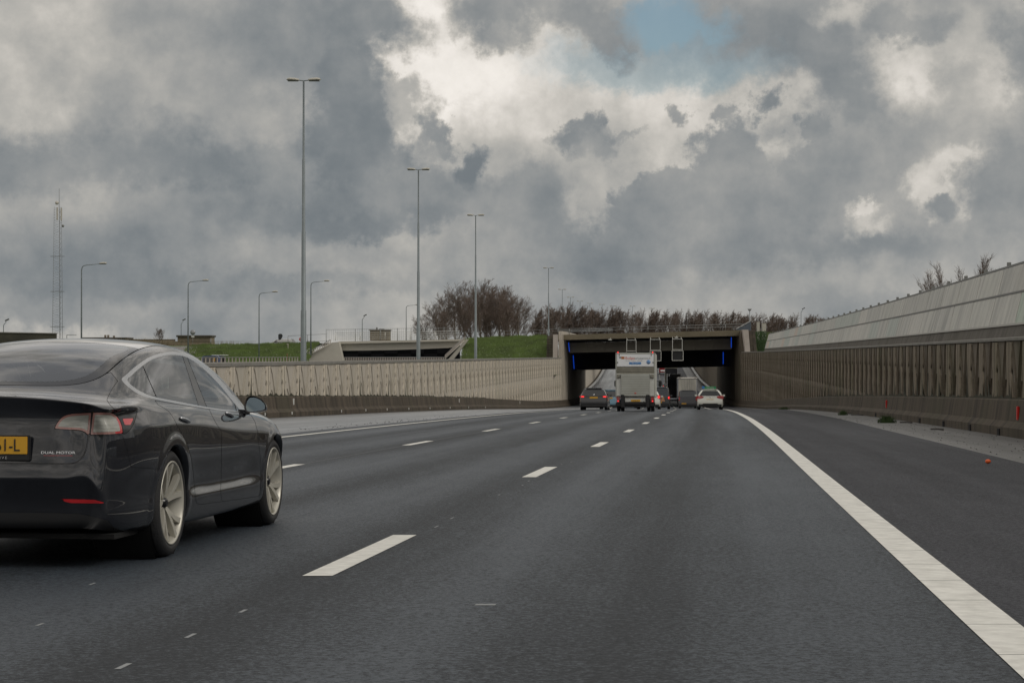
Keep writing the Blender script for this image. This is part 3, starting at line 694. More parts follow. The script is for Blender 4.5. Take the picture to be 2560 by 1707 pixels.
beam('deck_slab', (1390, 839), (1862, 828), (1390, 846), (1862, 835), 237.05, 64, M_soff)
# front beam in cast segments
xs_ = np.linspace(1424, 1829, 10)
for i in range(9):
    a, b = xs_[i] + .15, xs_[i + 1] - .15; fy = lambda x, l, r: l + (r - l) * (x - 1424) / 405
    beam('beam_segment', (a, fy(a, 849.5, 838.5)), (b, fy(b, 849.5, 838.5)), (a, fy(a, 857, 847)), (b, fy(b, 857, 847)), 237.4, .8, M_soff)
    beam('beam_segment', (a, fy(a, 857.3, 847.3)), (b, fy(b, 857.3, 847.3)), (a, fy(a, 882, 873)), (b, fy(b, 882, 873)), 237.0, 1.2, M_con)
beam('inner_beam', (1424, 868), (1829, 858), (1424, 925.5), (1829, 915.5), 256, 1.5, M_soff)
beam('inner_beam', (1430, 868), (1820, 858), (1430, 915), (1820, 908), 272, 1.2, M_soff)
# inner side walls
for side, offs in ((-1, WL), (1, WR)):
    vs = []; dsx = [231.4, 234, 238, 244, 256, 270, 286, 302]
    for d_ in dsx:
        x0 = lx(d_) + offs(d_) + side * .42; vs += [(x0, d_, lz(d_) - .4), (x0, d_, 4.0), (x0 + side * .35, d_, 4.0), (x0 + side * .35, d_, lz(d_) - .4)]
    fs = [(i * 4 + k, i * 4 + (k + 1) % 4, i * 4 + 4 + (k + 1) % 4, i * 4 + 4 + k) for i in range(len(dsx) - 1) for k in range(4)] + [(0, 1, 2, 3), tuple((len(dsx) - 1) * 4 + k for k in range(4))]
    MB().add(vs, fs).build('side_wall', M_wl if side < 0 else M_wr, up_)
    d_ = 231.8
    while d_ < 240:       # ribs on the flared mouth
        x0 = lx(d_) + offs(d_) + side * .42; MB().box(-.06, .06, -.14, .14, -8, (2.2 if side < 0 else 2.4)).build('rib', M_wl if side < 0 else M_wr, up_).location = (x0, d_, 1.4); d_ += .62
    vs = []; pr = [(0, -.3), (0, .2), (.13, .34), (.2, .82), (.415, .83), (.415, -.3)]
    dsx = list(range(231, 302, 6)) + [302]
    for q in dsx:
        for o_, z_ in pr: vs.append((lx(q) + offs(q) + side * o_, q, lz(q) + z_))
    MB().add(vs, [(i * 6 + k, i * 6 + (k + 1) % 6, i * 6 + 6 + (k + 1) % 6, i * 6 + 6 + k) for i in range(len(dsx) - 1) for k in range(6)]).build('barrier_foot', M_pl, up_)
beam('mouth_pier', (1383, 836), (1395.5, 836), (1382.5, 895), (1393.5, 895), 230.2, 1.2, M_pier)
beam('mouth_pier', (1857, 824), (1871, 824), (1864, 881.5), (1876, 881.5), 230.2, 1.2, M_pier)
# brick returns, each course row of blocks recessed
for (x0t, x1t, x0b, x1b, yt, yb) in ((1368, 1382.6, 1366, 1382, 839, 898), (1871.5, 1888, 1876.5, 1893, 826, 880)):
    nr = 9
    for r_ in range(nr):
        f0, f1 = r_ / nr, (r_ + .93) / nr
        for c_ in range(2):
            def X(f, c): a = x0t + (x0b - x0t) * f; b = x1t + (x1b - x1t) * f; return a + (b - a) * c
            c0, c1 = (c_ * .5 + .015, c_ * .5 + .485)
            y0, y1 = yt + (yb - yt) * f0, yt + (yb - yt) * f1
            beam('block', (X(f0, c0), y0), (X(f0, c1), y0), (X(f1, c0), y1), (X(f1, c1), y1), 231.6 + rng.uniform(-.03, .03), .8, M_brick)
for nm, (x0, y0), (x1, y1), d_ in (('light', (1421.5, 856), (1423.5, 879), 236.2), ('light', (1433, 888), (1435.3, 922), 255), ('light', (1828.3, 843), (1828.3, 869), 236.2), ('light', (1808, 880), (1808, 910), 255)):
    a, b = Q(x0, y0, d_), Q(x1, y1, d_); mb = MB(); mb.tube([a, b], .05, 8); mb.build('light_strip', M_blue, up_)
# lane signal frames
M_frame = mat('pale_grey_metal', (.62, .62, .58), .5, .2); M_screen = mat('dark_signal_face', (.018, .018, .02), .4)
def sig(px0, px1, py0, py1, d_, fill, label):
    t = thing('lane_signal', label, 'lane signal', Q((px0 + px1) / 2, (py0 + py1) / 2, d_), group='signal frames hung before the underpass')
    w = (px1 - px0) / F * d_ / 2; h = (py1 - py0) / F * d_ / 2; r_ = .032
    for (x0, x1, z0, z1) in ((-w, w, h - r_ * 2, h), (-w, w, -h, -h + r_ * 2), (-w, -w + r_ * 2, -h + r_ * 2, h - r_ * 2), (w - r_ * 2, w, -h + r_ * 2, h - r_ * 2)):
        MB().bbox(x0, x1, -.12, .05, z0, z1, .015).build('frame_bar', M_frame, t)
    if fill: MB().box(-w + r_, w - r_, 0.0, .25, -h + r_, h - r_).build('signal_face', M_screen, t)
    else:
        for sg in (-1, 1): MB().tube([(sg * (w - .1), 0, h), (sg * (w - .1), 1.5, h + .35)], .03, 6).build('hanger', M_frame, t)
        for sg in (-1, 1): MB().tube([(sg * (w - .05), -.03, -h), (sg * (w + .08), -.03, -h - .18)], .03, 6).build('foot_bracket', M_frame, t)
for a in ((1566, 1590.7, 849.4, 878, 233, 0, 'open pale signal frame above the white box truck, leftmost of the three'), (1625, 1651, 848, 876, 233, 0, 'open pale signal frame, middle one of the upper three'), (1680.5, 1706, 847, 874.6, 233, 0, 'open pale signal frame, rightmost of the upper three'),
          (1625, 1653, 877.5, 902.5, 233.4, 1, 'dark signal face with pale rim, half hidden by the white box truck'), (1679.6, 1708.3, 876, 901.6, 233.4, 1, 'dark signal face with pale rim, right one of the lower two')): sig(*a)
# small ceiling lamps under the deck edge
for px, py in ((1525, 849), (1691, 843.5)):
    p_ = Q(px, py, 233.6); t = thing('floodlight', 'small floodlight under the deck edge, %s of the signal frames' % ('left' if px < 1600 else 'above the right one'), 'light', p_)
    MB().bbox(-.22, .22, -.1, .1, -.07, .05, .02).build('housing', M_frame, t); MB().tube([(0, 0, .05), (.1, .3, .2)], .025, 6).build('bracket', M_frame, t)
# railing on the deck
def railing(name, label, pts, h, post_every, m, rails=(1.0, .5), r_=.03, pr=.04, cat='railing'):
    t = thing(name, label, cat)
    pts = [Vector(p) for p in pts]
    for rl in rails: MB().tube([p + Vector((0, 0, h * rl)) for p in pts], r_, 5).build('rail', m, t)
    me = MB().tube([(0, 0, 0), (0, 0, h)], pr, 5).mesh('post', m)
    for i in range(len(pts) - 1):
        L_ = (pts[i + 1] - pts[i]).length; k = max(1, int(L_ / post_every))
        for q in range(k): link('post', me, t, pts[i].lerp(pts[i + 1], q / k))
    return t
M_galv = mat('galvanised_steel', (.25, .26, .26), .5, .4)
railing('railing', 'thin grey steel railing along the top of the underpass deck', [Q(1374, 838, 236), Q(1620, 831, 236), Q(1862, 825, 236)], .75, 2.4, M_galv, (1, .6))
railing('guard_rail', 'pale guard rail on the deck, seen behind the thin railing', [Q(1395, 834, 243), Q(1532, 830, 243)], .42, 1.5, M_galv, (1, .45), .05)

# ------------------------------------------------------------------ pale bridge on the left
M_cream = wall_mat('cream_bridge_concrete', (.52, .49, .43), (.38, .35, .30), (.42, .41, .34), .6)
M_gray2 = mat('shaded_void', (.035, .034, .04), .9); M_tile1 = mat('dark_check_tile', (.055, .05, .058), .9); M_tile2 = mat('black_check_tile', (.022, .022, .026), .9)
pb = thing('road_bridge', 'pale cream road bridge with flat arch and sloping wing walls beside the green slopes', 'bridge')
beam('deck_edge', (846, 853.5), (1156, 847.5), (846, 859.5), (1156, 852), 243.2, 1.0, M_cream, pb)
pts = [(848, 860), (1150, 852.6), (1146, 866), (1121, 869.5), (1050, 872.5), (990, 874.5), (930, 875.8), (856, 876.5)]
A = [Q(x, y, 243.8) for x, y in pts]; MB().add(A + [a + Vector((0, 1, 0)) for a in A], [tuple(range(8)), tuple(range(15, 7, -1))] + [(i, i + 8, (i + 1) % 8 + 8, (i + 1) % 8) for i in range(8)]).build('arch_beam', M_cream, pb)
beam('deck', (848, 857), (1152, 851), (848, 861), (1152, 855), 244.9, 26, M_con, pb)
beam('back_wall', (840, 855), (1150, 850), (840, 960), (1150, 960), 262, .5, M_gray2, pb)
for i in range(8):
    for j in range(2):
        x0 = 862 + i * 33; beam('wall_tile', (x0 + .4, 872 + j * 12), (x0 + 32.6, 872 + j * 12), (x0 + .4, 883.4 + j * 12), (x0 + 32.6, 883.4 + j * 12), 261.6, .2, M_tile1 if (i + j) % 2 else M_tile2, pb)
def poly_slab(name, pts, d_, dep, m, pr):
    A = [Q(x, y, d_) for x, y in pts]; n = len(A)
    return MB().add(A + [a + Vector((0, dep, 0)) for a in A], [tuple(range(n)), tuple(range(2 * n - 1, n - 1, -1))] + [(i, i + n, (i + 1) % n + n, (i + 1) % n) for i in range(n)]).build(name, m, pr)
poly_slab('wing_wall', [(755, 905), (757, 897), (830, 856), (847, 855), (858, 905)], 241.0, 2.4, M_cream, pb)
poly_slab('wing_wall', [(1118, 905), (1121, 897), (1165, 848), (1172, 848), (1128, 905)], 241.0, 2.4, M_cream, pb)
def balusters(xa, ya, xb, yb, n, h, d_, label):
    t = thing('balustrade', label, 'railing')
    for i in range(n):
        f = i / (n - 1); x, y = xa + (xb - xa) * f, ya + (yb - ya) * f
        p_ = Q(x, y, d_); hh = h / F * d_; MB().box(-.045, .045, -.05, .05, 0, hh).build('baluster', M_pier, t).location = p_
    a, b = Q(xa, ya - h, d_), Q(xb, yb - h, d_); MB().tube([a, b], .05, 6).build('handrail', M_galv, t)
    a, b = Q(xa, ya, d_), Q(xb, yb, d_); MB().tube([a, b], .07, 6).build('foot_rail', M_cream, t)
balusters(766, 892, 826, 858, 16, 9, 240.6, 'white balustrade climbing the left wing wall of the pale bridge')
balusters(1113, 896, 1161, 851, 22, 9, 240.6, 'white balustrade climbing the right wing wall of the pale bridge')
# fence posts behind the coping, left, and fine ones below the bridge
def post_fence(name, label, Xo, z0, z1, d0, d1, sp, m, w):
    t = thing(name, label, 'fence'); X = lambda d_: Xo + .1065 * d_
    me = MB().box(-w, w, -w, w, 0, z1 - z0).mesh('post', m); d_ = d0
    while d_ < d1: link('post', me, t, (X(d_), d_, z0)); d_ += sp
    MB().tube([(X(a), a, z1 + .02) for a in np.linspace(d0, d1, 12)], .035, 5).build('rail', M_galv, t)
    vs = []; 
    for a in np.linspace(d0, d1, 12): vs += [(X(a) - .15, a, GZ), (X(a) + .15, a, GZ), (X(a) + .15, a, z0), (X(a) - .15, a, z0)]
    MB().add(vs, [(i * 4 + k, i * 4 + (k + 1) % 4, i * 4 + 4 + (k + 1) % 4, i * 4 + 4 + k) for i in range(11) for k in range(4)]).build('kerb_wall', M_cap, t)
post_fence('post_fence', 'row of short white fence posts with a thin rail behind the left wall coping', -51, .34, .80, 150, 233, 1.5, M_pier, .05)
t = thing('post_fence', 'fine white picket rail across the foot of the pale bridge opening', 'fence')
me = MB().box(-.045, .045, -.05, .05, -1.5, .30).mesh('picket', M_pier)
for i in range(60): link('picket', me, t, Q(862 + i * 4.25, 899, 239.5) + Vector((0, 0, 0)))
MB().tube([Q(860, 893.2, 239.5), Q(1113, 893.2, 239.5)], .04, 5).build('rail', M_galv, t)
MB().box(Q(860, 900, 239.5).x, Q(1118, 900, 239.5).x, 239.3, 239.7, GZ, Q(0, 900, 239.5).z).build('kerb_wall', M_cap, t)
# tall bar fence and rails on the bridge
t = thing('bar_fence', 'tall thin bar fence standing on the pale bridge', 'fence')
mb = MB(); top = lambda x: 824 + (818.5 - 824) * (x - 815) / 329; bot = lambda x: 853 - (x - 815) / 60
for x in np.arange(815.5, 1144, 4.6): mb.box(-.012, .012, -.012, .012, 0, 0) if False else mb.tube([Q(x, bot(x), 245), Q(x, top(x), 245)], .014, 3, cap=False)
o = mb.build('fence_bars', M_galv, t); o['kind'] = 'stuff'
for x in (815.5, 888, 951, 994, 1028, 1066, 1110, 1143): MB().tube([Q(x, bot(x) + 2, 245), Q(x, top(x) - 1, 245)], .04, 5).build('fence_post', M_galv, t)
MB().tube([Q(815.5, 824, 245), Q(1144, 818.5, 245)], .025, 4).build('top_rail', M_galv, t)
railing('railing', 'pale horizontal-rail railing on the pale bridge, in front of the bar fence', [Q(838, 852, 243.6), Q(1150, 847, 243.6)], 1.0, 3.2, M_frame, (1, .72, .45, .2), .025)
railing('railing', 'slanting thin rail climbing the grass slope up to the bar fence', [Q(720, 858, 246), Q(818, 853, 246)], .95, 1.7, M_galv, (1, .05), .025)
railing('railing', 'thin wire fence along the crest between the pale bridge and the underpass', [Q(1150, 848, 252), Q(1372, 841, 252)], .9, 2.6, M_galv, (1, .55), .018, .03)
# small building on the bridge
hut = thing('equipment_hut', 'beige brick box hut with flat roof behind the bar fence', 'hut', Q(949, 851, 252))
M_hutb = mat('beige_brick', (.24, .20, .14), .9, noise=.3, nscale=3); M_roofc = mat('roof_slab', (.20, .19, .17), .8)
mb = MB()
for r_ in range(9):
    for c_ in range(6):
        x0 = -1.28 + c_ * .43 + (.0); MB().box(x0 + .01, x0 + .42, -.06, .0, r_ * .145 + .008, r_ * .145 + .137).build('brick', M_hutb, hut)
MB().box(-1.3, 1.3, 0, 3, 0, 1.31).build('wall', M_hutb, hut); MB().bbox(-1.42, 1.42, -.15, 3.1, 1.31, 1.45, .02).build('roof', M_roofc, hut); MB().bbox(-.5, -.3, .4, .6, 1.45, 1.75, .02).build('vent', M_trim, hut)
MB().bbox(-.1, .6, .4, .7, 1.45, 1.53, .02).build('hatch', M_trim, hut)

# ------------------------------------------------------------------ far left: dark wall, low buildings, mast
M_moss = wall_mat('mossy_dark_concrete', (.085, .08, .06), (.03, .03, .026), (.06, .07, .02), 1.3)
t = thing('boundary_wall', 'dark mossy concrete wall at the left edge above the black car', 'wall')
poly_slab('wall_body', [(-700, 818), (139, 834), (139, 930), (-700, 930)], 190, .5, M_moss, t); poly_slab('coping', [(-700, 816), (140, 832.4), (140, 834.4), (-700, 818.4)], 189.9, .7, M_cap, t)
M_hutw = wall_mat('pale_hut_wall', (.26, .22, .17), (.17, .14, .11), (.22, .19, .13), .8); M_hutr = wall_mat('dark_hut_roof', (.10, .09, .08), (.06, .055, .05), (.08, .08, .05), 1)
b1 = thing('pump_house', 'long low concrete building with flat dark roof and roof vents, left of the bare shrub', 'building', Q(262, 866, 262))
MB().box(-3.0, 3.0, 0, 4, -1, 1.0).build('wall', M_hutw, b1); MB().bbox(-3.1, 3.1, -.3, 4.3, 1.0, 1.25, .03).build('roof', M_hutr, b1)
for q in (-.3, .1, .9): MB().bbox(q, q + .25, 1, 1.3, 1.25, 1.6 if q < .5 else 1.5, .02).build('vent', M_hutw, b1)
b2 = thing('pump_house', 'low concrete building with overhanging dark roof slab, right of the bare shrub', 'building', Q(484, 866, 262))
MB().box(-3.8, 2.3, 0, 4, -1, .72).build('side_wall', M_hutw, b2); MB().box(-2.2, 2.35, -.1, 3.5, .72, 1.3).build('wall', M_hutw, b2); MB().bbox(-2.35, 2.5, -.4, 3.8, 1.3, 1.55, .03).build('roof', M_hutr, b2)
wl_ = thing('low_wall', 'low pale wall joining the two low buildings behind the reeds', 'wall', Q(378, 866, 264)); MB().box(-3.3, 3.3, 0, .3, -1, .95).build('wall_body', M_hutw, wl_); MB().box(-3.3, 3.3, -.05, .35, .95, 1.0).build('coping', M_hutr, wl_)
railing('railing', 'steel gate frame between the lattice mast and the low building', [Q(167, 866, 256), Q(191, 866, 256)], 1.55, 1.3, M_galv, (1, .55), .04, .06)
railing('railing', 'post and rail fence right of the second low building', [Q(527, 864, 258), Q(640, 864, 258)], .95, 4.1, M_galv, (.6,), .025, .06)
M_reed = mat('dry_reed', (.25, .20, .13), .9)
mb = MB()
for i in range(900):
    px = rng.uniform(210, 600) if rng.random() < .5 else rng.gauss(345, 50); x = Q(px, 866, 259); h = rng.uniform(.5, 1.35) * (.75 if px > 430 else 1); l_ = rng.gauss(.1, .2)
    mb.add([x + Vector((-.02, 0, -.3)), x + Vector((.02, 0, -.3)), x + Vector((l_, .02, h)), x + Vector((l_ + .05, 0, h - .12))], [(0, 1, 2), (0, 1, 3)])
tag(mb.build('reeds', M_reed), 'dry brown reeds in front of the low buildings', 'reeds', kind='stuff')
# lattice mast
mast = thing('lattice_mast', 'tall thin lattice mast with panel antennas and small dishes', 'mast', Q(145, 870, 300))
MH = (870 - 519) / F * 300; wb, wt = .85, .58
M_mast = mat('mast_steel', (.20, .205, .21), .6, .3)
wz = lambda z: (wb + (wt - wb) * z / MH)
corn = [(-1, -.4), (1, -.4), (0.15, 1.0)]
for c_ in corn: MB().tube([(c_[0] * wz(0), c_[1] * wz(0), -3), (c_[0] * wz(MH), c_[1] * wz(MH), MH)], .028 if c_[0] != .15 else .055, 5).build('mast_leg', M_mast, mast)
mb = MB(); k = 0; z = 0.0
while z < MH - .3:
    for i in range(3):
        a, b = corn[i], corn[(i + 1) % 3]
        if k % 2: a, b = b, a
        mb.tube([(a[0] * wz(z), a[1] * wz(z), z), (b[0] * wz(z + .42), b[1] * wz(z + .42), z + .42)], .011, 3, cap=False)
    z += .42; k += 1
o = mb.build('bracing', M_mast, mast); o['kind'] = 'stuff'
MB().tube([(.1, .2, MH), (.1, .2, MH + 3.0)], .035, 5).build('whip_antenna', M_mast, mast)
M_ant = mat('antenna_cream', (.50, .47, .42), .5)
MB().bbox(.5, .72, -.6, -.4, MH - 2.1, MH - .1, .03).build('panel_antenna', M_ant, mast); MB().bbox(-.12, .1, -.7, -.5, MH - 2.0, MH, .03).build('panel_antenna', M_ant, mast)
MB().lathe([(0, .02), (.05, .28), (.16, .30), (.2, .05)], 16, 'y', (-.22, -.1, MH + .75)).build('dish', M_ant, mast); MB().lathe([(0, .02), (.05, .2), (.16, .22), (.2, .05)], 16, 'y', (.78, -.3, MH - 2.9)).build('dish', M_trim, mast)
for zz in (MH * .15, MH * .4, MH * .65): MB().box(-1.1, 1.1, -.5, -.4, zz, zz + .08).build('cross_bar', M_mast, mast)

# ------------------------------------------------------------------ lamps
M_pole = mat('grey_pole_paint', (.22, .25, .26), .5, .3, noise=.2, nscale=1.5); M_lh = mat('lamp_head_cream', (.44, .42, .36), .4); M_lens = mat('lamp_lens', (.08, .08, .08), .2)
def head_mb(w=1.0):
    mb = MB(); prof = [(0, .05), (.06, .12), (.35, .17), (.8, .18), (1.05, .13), (1.15, .03)]
    vs = []; n = 10
    for x, r_ in prof:
        for k in range(n): a = 2 * math.pi * k / n; vs.append((x * w, r_ * math.cos(a) * 1.1, max(-.01, r_ * math.sin(a)) * .8 + (x * .03)))
    fs = [(i * n + k, i * n + (k + 1) % n, (i + 1) * n + (k + 1) % n, (i + 1) * n + k) for i in range(len(prof) - 1) for k in range(n)] + [tuple(range(n)), tuple((len(prof) - 1) * n + k for k in range(n))]
    return mb.add(vs, fs, True)
def double_lamp(H, seg):
    t = thing('street_lamp', 'x', 'street lamp', group='tall twin-head lamps along the road')
    pr = [(0, .17), (H * .27, .155), (H * .272, .125), (H * .52, .11), (H * .522, .09), (H * .75, .08), (H * .752, .062), (H, .05)]
    MB().lathe([(z, r_) for z, r_ in pr], seg, 'z').build('pole', M_pole, t, auto=40)
    for sg in (-1, 1):
        MB().tube([(0, 0, H - .02), (sg * .28, 0, H + .02)], .03, 6).build('bracket', M_pole, t)
        Mx = Matrix.Translation((sg * .24, 0, H + .0)) @ Matrix.Diagonal((sg, 1, 1, 1)); hm = head_mb(.62); hm.v = [tuple(Mx @ Vector(v)) for v in hm.v]; hd_ = hm.build('lamp_head', M_lh, t)
        MB().box(sg * .30, sg * .88, -.12, .12, H - .04, H + .0).build('lens', M_lens, hd_)
    return t
HL = 15.2
LAMPS = [(697, 185, 'nearest and tallest twin-head lamp, standing behind the left wall'), (961, 390, 'second tall twin-head lamp, in front of the pale bridge opening'), (1092.5, 495, 'third tall twin-head lamp, on the grass slope beside the bare trees'),
         (1260, 616, 'twin-head lamp standing left over the underpass deck'), (1291.5, 665, 'second twin-head lamp over the underpass deck, right behind the first one there'), (1310.5, 683, 'third twin-head lamp over the underpass deck'), (1332.5, 692, 'fourth twin-head lamp over the underpass deck'),
         (1355, 697, 'fifth twin-head lamp over the underpass deck'), (1383, 699.5, 'sixth twin-head lamp over the underpass deck'), (1408.5, 703, 'seventh twin-head lamp over the underpass deck'), (1453, 703.5, 'eighth twin-head lamp over the underpass deck, against the tree row'), (1498, 708.5, 'last and faintest twin-head lamp over the tree row')]
proto = None
for i, (x, y, lb) in enumerate(LAMPS):
    dist = HL * F / ((816 - y) * 1.0884) if y < 816 else 0
    dist = HL / (((816 - y) * 1.0884) / F)
    if proto is None: proto = double_lamp(HL + 1.05 - GZ, 14); o = proto
    else: o = copy_tree(proto)
    o.location = (PD(x, y, dist).x, dist, GZ - .0); o['label'] = lb
def arm_lamp():
    t = thing('street_lamp', 'x', 'street lamp', group='single-arm lamps of the side road'); H = 9.0
    pts = [(0, 0, 0), (0, 0, H * .5), (0, 0, H - .45), (.06, 0, H - .18), (.22, 0, H - .05), (.5, 0, H), (1.75, 0, H + .12)]
    MB().tube(pts, [.085, .07, .05, .045, .04, .035, .03], 8).build('pole', M_pole, t)
    Mx = Matrix.Translation((1.6, 0, H + .12)); hm = head_mb(.62); hm.v = [tuple(Mx @ Vector(v)) for v in hm.v]; h_ = hm.build('lamp_head', M_lh, t); MB().box(1.7, 2.25, -.1, .1, H + .07, H + .118).build('lens', M_lens, h_)
    return t
pa = None
for x, y, lb in ((187, 609, 'single-arm lamp right of the lattice mast, leftmost of its kind'), (432, 647, 'single-arm lamp beside the second low building'), (595, 673, 'single-arm lamp standing on the green slope'), (714, 648, 'single-arm lamp just right of the nearest tall twin-head lamp'), (933, 702, 'small-looking single-arm lamp behind the pale bridge')):
    k_ = {187: 8.2, 432: 8.2, 595: 7.6, 714: 9.0, 933: 8.6}[x]; dist = k_ / (((816 - y) * 1.0884) / F)
    pa_ = arm_lamp() if pa is None else copy_tree(pa); pa = pa or pa_
    pa_.location = (PD(x, y, dist).x, dist, EYE + k_ - 9.0); pa_['label'] = lb
pc = None
for x, y, lb, hh, dist, dr_ in ((8, 737, 'short lamp with tilted head above the mossy dark wall', 4, 215, 1), (416, 736, 'short lamp with tilted head left of the single-arm lamp by the low building', 4, 262, 1), (832, 726, 'short lamp with tilted head behind the bar fence, left of the hut', 4, 262, 1), (1840, 710, 'short lamp with tilted head above the tree row near the parapet screen', 6, 300, 1), (1722, 714, 'short post with upright head behind the underpass deck near the corrugated shed', 5, 280, 0)):
    t = thing('street_lamp', lb, 'street lamp', (PD(x, y, dist).x, dist, EYE + (816 - y) * 1.0884 / F * dist - hh), group='short lamps on the far side')
    if dr_: MB().tube([(0, 0, -2), (0, 0, hh - .5), (.3, 0, hh - .1)], .045, 6).build('pole', M_pole, t); MB().bbox(.2, .7, -.12, .12, -.06, .08, .03, Matrix.Translation((0, 0, hh - .1)) @ Matrix.Rotation(-.45, 4, 'Y')).build('lamp_head', M_lens, t)
    else: MB().tube([(0, 0, -2), (0, 0, hh)], .05, 6).build('pole', M_pole, t); MB().prism([(-.12, 0), (.12, 0), (.3, .28), (-.3, .28)], -.2, .2, 'y').build('lamp_head', M_trim, t).location = (0, 0, hh)
# signs beside the path
t = thing('road_sign', 'round grey sign seen from behind at the second low building', 'sign', Q(482, 864, 250)); MB().lathe([(-.015, .0), (-.015, .34), (.015, .34), (.015, 0)], 24, 'y', (0, 0, 1.75)).build('sign_disc', mat('sign_back', (.30, .31, .32), .5, .4), t); MB().tube([(0, .04, -.6), (0, .04, 1.9)], .03, 6).build('pole', M_galv, t); MB().box(-.2, .2, -.02, .02, 1.1, 1.3).build('under_plate', M_frame, t)
t = thing('traffic_mirror', 'dark oval board on a thin post above the silver car on the slope', 'sign', Q(701, 862, 251)); 
mb = MB(); mb.prism([(-.22, 0), (.1, .1), (.3, .55), (.22, .8), (-.05, .86), (-.28, .75), (-.28, .3)], -.06, .06, 'y'); mb.build('board', mat('dark_board', (.03, .032, .036), .6), t).location = (0, 0, .62); MB().tube([(.24, 0, -.5), (.24, 0, .9)], .025, 6).build('post', M_galv, t)
t = thing('road_sign', 'round red-rimmed sign on the slope just left of the nearest tall lamp', 'sign', Q(752.5, 860, 250)); MB().lathe([(-.02, .16), (-.02, .26), (.02, .26), (.02, .16)], 24, 'y', (0, 0, .62)).build('red_rim', M_refl_r, t); MB().lathe([(-.01, 0), (-.01, .16), (.01, .16), (.01, 0)], 20, 'y', (0, 0, .62)).build('sign_face', M_pier, t); MB().tube([(0, .04, -.5), (0, .04, .6)], .025, 6).build('post', M_galv, t); MB().tube([(0, .04, .9), (.02, .04, 2.0)], .012, 5).build('aerial', M_galv, t)
t = thing('marker_post', 'thin white marker post on the green slope below the silver car', 'post', Q(720, 871, 243)); MB().tube([(0, 0, -.4), (0, 0, .6)], .035, 6).build('post', M_pier, t); MB().box(-.2, .05, -.02, .02, .55, .62).build('marker_arm', M_pier, t)
t = thing('marker_post', 'rusty brown post behind the white fence posts', 'post', Q(718, 902, 232)); MB().tube([(0, 0, -1), (0, 0, .9)], .05, 6).build('post', mat('rust', (.16, .07, .03), .9), t)
# right: shed, white cylinders, shrub
t = thing('shed', 'blue-grey corrugated shed with sloping roof behind the underpass deck', 'shed', Q(1861, 836, 262)); M_shed = mat('corrugated_blue_grey', (.11, .13, .155), .5, .2)
for i in range(14):
    x0 = -.9 + i * .128; h1 = .75 + (i / 14) * 1.0; MB().box(x0 + .012, x0 + .118, -.05, 0, 0, h1).build('corrugated_sheet', M_shed, t)
MB().prism([(-.9, 0), (.92, 0), (.92, 1.78), (-.9, .74)], 0, 2.0, 'y').build('wall', M_shed, t); MB().prism([(-1.0, .74), (1.0, 1.84), (1.0, 1.9), (-1.0, .80)], -.1, 2.1, 'y').build('roof', M_trim, t)
t = thing('cabinet', 'narrow white upright cabinet beside the shrub, left of the wider one', 'cabinet', Q(1895.5, 830, 240)); MB().bbox(-.18, .18, -.2, .2, -1, 1.25, .03).build('cabinet_body', M_lh, t); MB().bbox(-.2, .2, -.22, .22, 1.25, 1.3, .01).build('cabinet_lid', M_pier, t)
t = thing('cabinet', 'wide white upright cabinet beside the shrub, right of the narrow one', 'cabinet', Q(1909.5, 830, 240)); MB().bbox(-.26, .26, -.3, .3, -1, 1.1, .03).build('cabinet_body', M_lh, t); MB().bbox(-.28, .28, -.32, .32, 1.1, 1.15, .01).build('cabinet_lid', M_pier, t)
mb = MB()
for i in range(2600):
    f = rng.random(); x = rng.uniform(1886 + 8 * f, 1917 - 6 * f); y = 829 + 52 * f + rng.gauss(0, 1.0); p_ = Q(x, y, 234 + rng.uniform(-.6, .6)); s_ = rng.uniform(.05, .11)
    mb.add([p_, p_ + Vector((s_, rng.uniform(-.05, .05), s_ * .4)), p_ + Vector((s_ * .3, 0, s_))], [(0, 1, 2)])
tag(mb.build('shrub', mat('shrub_leaf', (.045, .10, .025), .7, noise=.6, nscale=1.2, col2=(.02, .045, .012))), 'dense green shrub squeezed between the brick end of the underpass and the parapet screen', 'shrub')
sheet('embankment', [[Q(1872, 900, 240), Q(1872, 831, 240)], [Q(1990, 900, 240), Q(1990, 829, 240)]], M_grass)

